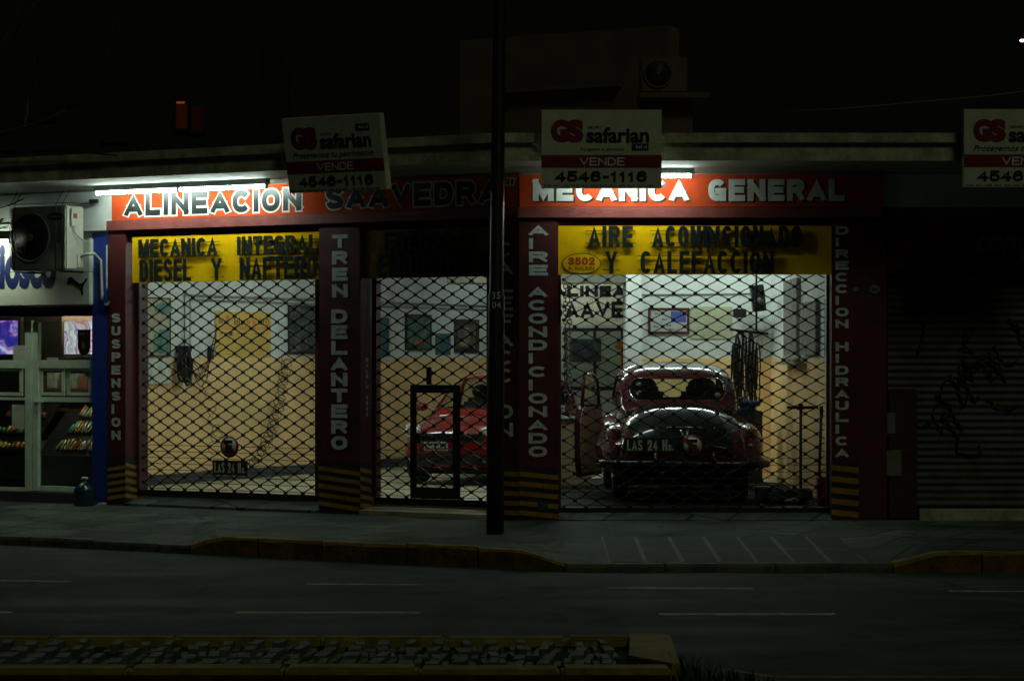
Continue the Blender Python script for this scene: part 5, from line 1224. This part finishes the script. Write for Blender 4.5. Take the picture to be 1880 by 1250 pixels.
def cut_shell(name, mats, rings, cutters, M, parent, thick=.03):
    """a hollow shell with window openings: solidified loft minus cutter solids"""
    b = MB(M); b.loft(rings); o = b.build('shell_tmp', mats, parent)
    cm = MB(M)
    for fn in cutters: fn(cm)
    c = cm.build('cutter_tmp', mats, parent)
    so = o.modifiers.new('s', 'SOLIDIFY'); so.thickness = thick; so.offset = -1
    bo = o.modifiers.new('b', 'BOOLEAN'); bo.operation = 'DIFFERENCE'; bo.solver = 'EXACT'; bo.object = c; bo.use_self = True
    bpy.context.view_layer.update()
    dg = bpy.context.evaluated_depsgraph_get(); me = bpy.data.meshes.new_from_object(o.evaluated_get(dg)); me.name = name
    bpy.data.objects.remove(o); bpy.data.objects.remove(c)
    r = bpy.data.objects.new(name, me); COL.objects.link(r); r.parent = parent; WM[r.name] = WM[parent.name]
    return r
def rrect(x0, x1, z0, z1, r, n=6):
    pts = []
    for cx, cz, a0 in ((x1-r, z1-r, 0), (x0+r, z1-r, 90), (x0+r, z0+r, 180), (x1-r, z0+r, 270)):
        for k in range(n+1): a = R(a0+90*k/n); pts.append((cx+r*math.cos(a), cz+r*math.sin(a)))
    return pts
def wheel(parent, M, x, y, r, wd, side, hub):
    b = MB(M); X = Matrix.Translation((x, y, r)) @ Matrix.Rotation(R(90)*side, 4, 'Y')
    b.lathe([(r*.60, -wd/2), (r*.93, -wd/2), (r, -wd/2+.03), (r, wd/2-.03), (r*.93, wd/2), (r*.60, wd/2)], (0, 0, 0), 32, X=X); wv = b.build('wheel', M_rubber, parent)
    b = MB(M); b.lathe([(r*.59, -wd/2+.01), (r*.59, wd/2-.03), (r*.5, wd/2-.01), (r*.25, wd/2+.01), (.02, wd/2+.025)], (0, 0, 0), 28, X=X); b.build('rim', hub, wv)

# --- old burgundy saloon seen from behind
MV_ = Matrix.Translation((1.966, 27.55, ZF))
car = thing('vintage_car', 'old burgundy saloon with black boot lid seen from behind in the wide bay', 'car', (0, 2, 0), MV_)
st = [(0.0, .60, .36, .50), (.04, .72, .33, .66), (.12, .79, .31, .78), (.26, .82, .30, .90), (.45, .835, .29, 1.00), (.70, .845, .28, 1.08), (1.0, .85, .27, 1.125), (1.4, .86, .26, 1.13), (2.2, .86, .26, 1.10), (2.9, .85, .26, 1.06), (3.4, .80, .27, 1.04), (3.9, .70, .30, .98), (4.25, .55, .34, .85), (4.35, .40, .40, .7)]
stv = interp(st, 4)
rings = [section(y, w_, zb, zt, 2.7, .16) for y, w_, zb, zt in stv]
b = MB(MV_); b.loft(rings)
for sx in (-1, 1):                                     # rear and front fenders blended into the flanks
    fr = []
    for k in range(17):
        t = k/16; y = .06+1.75*t; e = math.sin(math.pi*min(1, max(0.0, t*1.0)))**.55; fr.append([(sx*.695+q[0]*1, q[1], q[2]) for q in section(y, .05+.235*e, .32+.02*t, .42+.50*e, 2.4)])
    b.loft(fr)
    fr = []
    for k in range(17):
        t = k/16; y = 2.75+1.65*t; e = math.sin(math.pi*t)**.55; fr.append([(sx*.66+q[0], q[1], q[2]) for q in section(y, .05+.22*e, .32, .42+.54*e, 2.4)])
    b.loft(fr)
b.build('body', M_burg, car)
gs = [(.86, .66, .98, 1.08), (1.0, .715, .98, 1.16), (1.12, .74, .98, 1.29), (1.27, .755, .98, 1.42), (1.5, .77, .98, 1.53), (1.85, .775, .98, 1.60), (2.2, .775, .98, 1.615), (2.6, .77, .98, 1.59), (2.85, .75, .98, 1.50), (3.05, .72, .98, 1.34), (3.25, .68, .98, 1.14), (3.3, .66, .98, 1.08)]
gr = [section(y, w_, zb, zt, 3.6, .13) for y, w_, zb, zt in interp(gs, 4)]
def cut_rear(m): m.plate(rrect(-.555, .555, 1.175, 1.415, .10), -.5, 1.75)
def cut_front(m): m.plate(rrect(-.60, .60, 1.17, 1.44, .08), 2.6, 4.2)
def cut_side(m):
    for a, c in ((1.55, 2.1), (2.17, 2.85)): m.box(-1.2, 1.2, a, c, 1.17, 1.45)
cut_shell('roof', [M_burg], gr, [cut_rear, cut_front, cut_side], MV_, car)
gl = [section(y+.012, w_-.02, zb+.02, zt-.022, 3.6, .13) for y, w_, zb, zt in interp(gs, 4)]
b = MB(MV_); b.loft(gl); b.build('window_glass', M_cglass, car)
# rear window bright trim following the shell
def surf_y(x, z):                                      # rear surface of the cabin at (x,z)
    best = None
    for y, w_, zb, zt in interp(gs, 10):
        zc, hh = (zb+zt)/2, (zt-zb)/2; f = 1-.13*max(0, (z-zb)/(zt-zb)); u = abs(x)/(w_*f); v = abs(z-zc)/hh
        if u < 1 and v < 1 and u**3.6+v**3.6 <= 1: return y
    return 1.5
tr = [(x, surf_y(x, z)-.006, z) for x, z in rrect(-.565, .565, 1.165, 1.425, .11, 8)]
b = MB(MV_); b.tube(tr+[tr[0]], .008, 6); b.build('window_trim', M_chrome, car)
# boot lid: patch lifted off the body
lid = []
for y, w_, zb, zt in interp(st[1:8], 8):
    if y > 1.02: break
    sec = section(y, w_+.006, zb, zt+.010, 2.7, .16, N=160); row = [p for p in sec if p[2] > (zb+zt)/2-.02]
    row.sort(key=lambda p: p[0]); lim = .60-.06*max(0, (.3-y)/.3)
    row2 = []
    for k in range(41):
        x = -lim+2*lim*k/40; j = min(range(len(row)-1), key=lambda i: abs((row[i][0]+row[i+1][0])/2-x)); p, q = row[j], row[j+1]; t = 0 if abs(q[0]-p[0]) < 1e-6 else min(1, max(0, (x-p[0])/(q[0]-p[0])))
        row2.append((x, y-.012, p[2]+(q[2]-p[2])*t))
    lid.append(row2)
y0_, z0_ = lid[0][0][1], lid[0][20][2]
for dz in (.04, .10, .17): lid.insert(0, [(p[0]*.995, y0_-.004*dz, max(.46, z0_-dz)) for p in lid[0]] if dz == .04 else [(p[0], y0_-.01, z0_-dz) for p in lid[0]])
b = MB(MV_); b.grid(lid); ld = b.build('boot_lid', M_trunk, car, fix=True)
b = MB(MV_); b.tube([(-.20, .05, .86), (-.17, .025, .875), (.17, .025, .875), (.20, .05, .86)], .012, 8); b.tube([(-.04, .03, .86), (-.03, -.005, .80), (.0, -.02, .76), (.03, -.005, .80), (.04, .03, .86)], .014, 8); b.build('handle', M_chrome, ld)
b = MB(MV_); b.box(-.16, .16, -.012, -.004, .53, .64, bev=.004); b.build('number_plate', mat('plate_dark', (.03, .03, .03), .4), car)
b = MB(MV_); b.tube([(-.95, .45, .46), (-.95, .12, .46), (-.90, .0, .46), (-.6, -.07, .46), (0, -.09, .46), (.6, -.07, .46), (.90, .0, .46), (.95, .12, .46), (.95, .45, .46)], .045, 10); bpz = b.build('bumper', mat('dull_chrome', (.05, .052, .05), .25, metal=1.0), car)
for sx in (-.33, .33): b = MB(MV_); b.tube([(sx, -.10, .36), (sx, -.135, .46), (sx, -.10, .60)], [.02, .035, .02], 8); b.build('overrider', _m['dull_chrome'], bpz)
for sx in (-1, 1):
    b = MB(MV_); b.ell((sx*.775, .16, .80), .055, .075, .085, 16, 10); tlp = b.build('tail_light', M_lamp, car)
    b = MB(MV_); b.ring((sx*.775, .115, .80), .062, .010, 24); b.build('lamp_rim', M_chrome, tlp)
    b = MB(MV_); b.ell((sx*.765, .13, .655), .03, .04, .03, 12, 8); b.build('reflector', M_lamp, car)
for sx in (-1, 1):
    wheel(car, MV_, sx*.70, .86, .325, .17, sx, M_chrome); wheel(car, MV_, sx*.70, 3.55, .325, .17, sx, M_chrome)
b = MB(MV_); b.box(-.68, .68, .30, 4.0, .20, .34); b.tube([(.42, .0, .28), (.42, .6, .27)], .022, 8); b.build('underbody', M_rubber, car)
for sx in (-.36, .36):
    b = MB(MV_); b.box(sx-.25, sx+.25, 2.05, 2.22, .55, 1.32, bev=.06); b.ell((sx, 2.14, 1.33), .17, .06, .10, 16, 10); b.build('seat', M_seat, car)
b = MB(MV_); b.box(-.62, .62, 1.35, 1.55, .55, 1.20, bev=.06); b.build('rear_seat', M_seat, car)
b = MB(MV_); b.ring((-.36, 2.72, 1.15), .19, .014, 28); b.build('steering_wheel', M_black2, car)
b = MB(MV_)
for sx, z in ((-.46, 1.36), (-.46, 1.25), (.47, 1.23)): b.cyl((sx, surf_y(sx, z)+.004, z), (0, 1, -.7), .035, .004, 16)
b.build('window_stickers', mat('sticker_dim', (.20, .21, .18), .6), car)
# open driver door on the left side
dd = Vector((-math.sin(R(17)), -math.cos(R(17)), 0)); hx, hy = -.86, 2.75
MD = MV_ @ Matrix(((dd.x, -math.cos(R(17)), 0, hx), (dd.y, math.sin(R(17)), 0, hy), (0, 0, 1, 0), (0, 0, 0, 1)))
b = MB(MD)
prof = [(0.02, .22), (.98, .22), (1.06, .45), (1.07, .88), (1.0, 1.04), (.85, 1.10), (.02, 1.08)]
b.plate(prof, -.025, .04); dr = b.build('door', M_burg, car)
b = MB(MD); b.plate([(.03, .27), (.96, .27), (1.035, .47), (1.045, .88), (.98, 1.02), (.84, 1.075), (.03, 1.06)], -.034, -.0255); b.plate([(.03, .27), (.96, .27), (1.035, .47), (1.045, .88), (.98, 1.02), (.84, 1.075), (.03, 1.06)], .0405, .048); b.build('trim_panel', M_tan, dr)
b = MB(MD); b.tube([(.05, 0, 1.08), (.16, 0, 1.40), (.40, 0, 1.47), (.76, 0, 1.46), (.86, 0, 1.10)], .022, 8); b.build('window_frame', M_burg, dr)
b = MB(MD); b.plate([(.07, 1.08), (.17, 1.38), (.40, 1.45), (.75, 1.44), (.84, 1.09)], -.003, .003); b.build('pane', M_cglass, dr)

# --- red hatchback in the middle bay
ph = R(20); MHc = Matrix.Translation(((826-CX)*31.55/F, 31.55, ZF)) @ Matrix.Rotation(-ph, 4, 'Z')
hc = thing('red_hatchback', 'modern red hatchback facing out behind the middle grille', 'car', (0, 1.8, 0), MHc)
st = [(0.0, .56, .30, .58), (.05, .67, .24, .69), (.16, .74, .21, .77), (.35, .79, .19, .84), (.6, .81, .19, .90), (.95, .81, .19, .93), (1.3, .81, .19, .97), (2.2, .81, .19, .99), (3.0, .80, .20, .99), (3.4, .76, .24, .95), (3.55, .66, .32, .85)]
b = MB(MHc); b.loft([section(y, w_, zb, zt, 2.8, .12) for y, w_, zb, zt in interp(st, 4)]); b.build('body', M_cred, hc)
gs2 = [(.80, .70, .80, .90), (1.05, .73, .80, 1.06), (1.3, .745, .80, 1.22), (1.55, .75, .80, 1.36), (1.8, .75, .80, 1.44), (2.2, .75, .80, 1.475), (2.7, .745, .80, 1.46), (3.1, .73, .80, 1.37), (3.35, .70, .80, 1.15), (3.5, .66, .80, .92)]
gr2 = [section(y, w_, zb, zt, 3.6, .17) for y, w_, zb, zt in interp(gs2, 4)]
def c1_(m): m.plate([(-.62, .99), (.62, .99), (.54, 1.38), (-.54, 1.38)], -.3, 1.9)
def c2_(m):
    m.add([(sx, y, z) for sx in (-1.2, 1.2) for y, z in ((1.30, 1.0), (2.08, 1.0), (2.08, 1.385), (1.76, 1.385))], [(0, 1, 2, 3), (4, 7, 6, 5), (0, 4, 5, 1), (1, 5, 6, 2), (2, 6, 7, 3), (3, 7, 4, 0)])
    m.add([(sx, y, z) for sx in (-1.2, 1.2) for y, z in ((2.15, 1.0), (3.1, 1.02), (2.95, 1.37), (2.15, 1.39))], [(0, 1, 2, 3), (4, 7, 6, 5), (0, 4, 5, 1), (1, 5, 6, 2), (2, 6, 7, 3), (3, 7, 4, 0)])
cut_shell('roof', [M_cred], gr2, [c1_, c2_], MHc, hc)
b = MB(MHc); b.loft([section(y+.012, w_-.02, zb+.02, zt-.02, 3.6, .17) for y, w_, zb, zt in interp(gs2, 4)]); b.build('window_glass', M_cglass, hc)
for sx in (-1, 1):
    b = MB(MHc); X = Matrix.Translation((sx*.60, .15, .715)) @ Matrix.Rotation(sx*R(38), 4, 'Z') @ Matrix.Rotation(R(-20), 4, 'X'); b.ell((0, 0, 0), .20, .07, .095, 24, 14, X=X); hl = b.build('headlight', M_head, hc)
    b = MB(MHc); b.ell((-sx*.06, -.055, 0), .055, .03, .055, 14, 10, X=X); b.ell((sx*.08, -.045, .01), .04, .03, .04, 14, 10, X=X); b.build('reflector', M_chrome, hl)
    b = MB(MHc); b.cyl((sx*.56, .05, .37), (0, 1, 0), .05, .03, 20); b.build('fog_light', M_head, hc)
    b = MB(MHc); b.ell((sx*.90, 1.25, 1.0), .09, .06, .06, 14, 8); b.build('mirror', M_cred, hc)
    wheel(hc, MHc, sx*.71, .72, .29, .18, sx, M_steel); wheel(hc, MHc, sx*.71, 3.0, .29, .18, sx, M_steel)
b = MB(MHc); b.plate(rrect(-.46, .46, .575, .68, .04), -.005, .1); b.plate(rrect(-.52, .52, .27, .42, .05), -.005, .1); gl_ = b.build('grille', M_black2, hc)
b = MB(MHc); b.box(-.40, .40, -.016, -.006, .612, .642, bev=.004); b.plate([(-.09, .607), (.09, .607), (.11, .627), (.09, .647), (-.09, .647), (-.11, .627)], -.022, -.0165); b.build('chrome_bar', M_chrome, gl_)
b = MB(MHc); b.box(-.36, -.02, -.022, -.012, .455, .57, bev=.003); npl = b.build('number_plate', mat('plate_frame', (.42, .43, .40), .5), hc)
b = MB(MHc); b.box(-.335, -.045, -.0255, -.0225, .472, .553); b.build('plate_field', M_black2, npl)
b = MB(MHc); marks(b, -.32, -.06, .488, .538, -.0275, 9); b.build('lettering', M_lgrey, npl)
b = MB(MHc); b.box(-.62, .62, .3, 3.2, .14, .25); b.build('underbody', M_rubber, hc)
for sx in (-.36, .36):
    b = MB(MHc); b.box(sx-.24, sx+.24, 2.0, 2.2, .45, 1.12, bev=.06); b.ell((sx, 2.1, 1.2), .14, .06, .10, 14, 8); b.build('seat', M_seat, hc)

# ------------------------------------------------------------------ what stands behind and above the shops
random.seed(3)
yq = 5.0; x0, x1 = PX(ML, 845, yq), PX(ML, 1226, yq); z1 = P(ML, 1226, 47, yq)[1]
ub = thing('upper_block', 'plain dim rendered block rising behind the canopy at the corner', 'building', ((x0+x1)/2, yq, 4.36), ML)
M_up = mat('upper_render', (.11, .075, .045), .85, var=.25, scale=2)
b = MB(ML); b.box(x0, x1, yq, yq+.35, 4.352, z1); b.build('wall', M_up, ub)
zl = P(ML, 1040, 159, yq)[1]; b = MB(ML); b.box(PX(ML, 925, yq), PX(ML, 1142, yq), yq-.12, yq-.001, zl-.06, zl, bev=.01); b.build('ledge', M_up, ub)
b = MB(MR); a, zt_ = P(MR, 1170, 177, 4.0); c, _ = P(MR, 1296, 180, 4.0); b.box(a, c, 3.5, 4.2, zt_-.08, zt_, bev=.01); b.box(a+.02, a+.68, 3.7, 4.3, 4.352, zt_-.085); b.build('balcony', M_up, ub)
a, z1_ = P(MR, 1176, 112, 3.6); c, z0_ = P(MR, 1262, 177, 3.6); ac_unit(MR, a, c, 3.6, .3, zt_+.005, zt_+.005+(z1_-z0_), 'dim air conditioner on the ledge of the upper block', badge=False, m=M_up)
Yf = 60.0
fb = thing('far_building', 'dark apartment house behind the kiosk roof with one orange lit window', 'building', (-9, Yf, 0))
M_far = mat('far_render', (.022, .018, .013), .9)
a = W(-140, 100, Yf); c = W(480, 655, Yf); b = MB(); b.box(a.x, c.x, Yf, Yf+8, 0, W(0, 60, Yf).z); b.build('wall', M_far, fb)
for (pr, m_, nm) in (((324, 191, 344, 236), glow('window_orange', (1.0, .17, .03), .012), 'window'), ((351, 196, 374, 239), glow('window_red', (1.0, .14, .05), .005), 'window'), ((190, 194, 232, 256), M_black2, 'window'), ((60, 150, 100, 215), M_black2, 'window')):
    p, q = W(pr[0], pr[1], Yf), W(pr[2], pr[3], Yf); b = MB(); b.box(p.x, q.x, Yf-.03, Yf-.002, q.z, p.z); o = b.build(nm, m_, fb)
    b = MB(); b.box(p.x-.06, p.x-.001, Yf-.06, Yf-.002, q.z, p.z); b.box(q.x+.001, q.x+.06, Yf-.06, Yf-.002, q.z, p.z); b.box(p.x-.06, q.x+.06, Yf-.08, Yf-.002, q.z-.08, q.z-.002); b.build('frame', M_far, o)
p, q = W(324, 187, Yf), W(339, 190.6, Yf); b = MB(); b.box(p.x, q.x, Yf-.035, Yf-.002, q.z, p.z); b.build('transom', glow('window_top', (1.0, .22, .04), .16), fb)
q = W(1877, 75, 90)
lm = thing('street_lamp', 'far lit street lamp at the upper right corner', 'street lamp', (q.x, 90, 0)); b = MB(); b.tube([(q.x+1.0, 90, 0), (q.x+1.0, 90, q.z-.3), (q.x+.8, 90, q.z), (q.x+.1, 90, q.z+.1)], .08, 8); b.build('pole', M_pole, lm)
b = MB(); b.ell((q.x, 90, q.z), .10, .07, .05, 12, 8); b.build('lamp', glow('lamp_glow', (1.0, .72, .45), 6.0), lm)
# bare tree reaching in from the left, and the overhead cable
tr = thing('bare_tree', 'bare dark street tree reaching over the kiosk roof at upper left', 'tree', (-6.9, 23.6, 0.1))
tb, cb2 = MB(), MB()
tb.tube([(-6.9, 23.6, 0), (-6.85, 23.6, 2), (-6.7, 23.65, 3.6)], [.16, .13, .10], 10)
def branch(p, d, ln, r, dep):
    pts = [p]; q = p.copy(); dd_ = d.copy()
    for k in range(5):
        dd_ = (dd_+Vector((random.uniform(-.25, .25), random.uniform(-.2, .2), random.uniform(-.12, .22)))).normalized(); q = q+dd_*ln/5; pts.append(q.copy())
    cb2.tube(pts, [r*(1-.12*k) for k in range(6)], 5)
    if dep > 0:
        for k in range(3): branch(pts[random.randint(2, 5)], (dd_+Vector((random.uniform(-.8, .8), random.uniform(-.6, .6), random.uniform(-.3, .8)))).normalized(), ln*.68, r*.5, dep-1)
for d in ((.9, .1, .35), (.5, .3, .8), (-.3, .1, .9), (.8, -.2, .6), (-.8, .2, .5)): branch(Vector((-6.7, 23.65, 3.6)), Vector(d).normalized(), 1.7, .05, 3)
tb.build('trunk', M_bark, tr); cb2.build('branches', M_bark, tr)
b = MB(ML); q = [P(ML, x, y, -1.1) for x, y in ((-40, 276), (40, 281), (57, 279), (100, 277), (150, 280), (215, 285))]
b.tube([(x, -1.1, z) for x, z in q], .012, 6); q = [W(x, y, 31.0) for x, y in ((1440, 205), (1560, 199), (1680, 188), (1800, 178), (1960, 158))]; b2 = MB(); b2.tube([tuple(p) for p in q], .012, 6); tag(b2.build('overhead_cable', mat('cable_grey', (.09, .09, .08), .6)), 'faint grey cable crossing the black sky at the upper right', 'cable')
tag(b.build('roof_cable', M_cable), 'black cable lying along the canopy edge over the kiosk', 'cable')
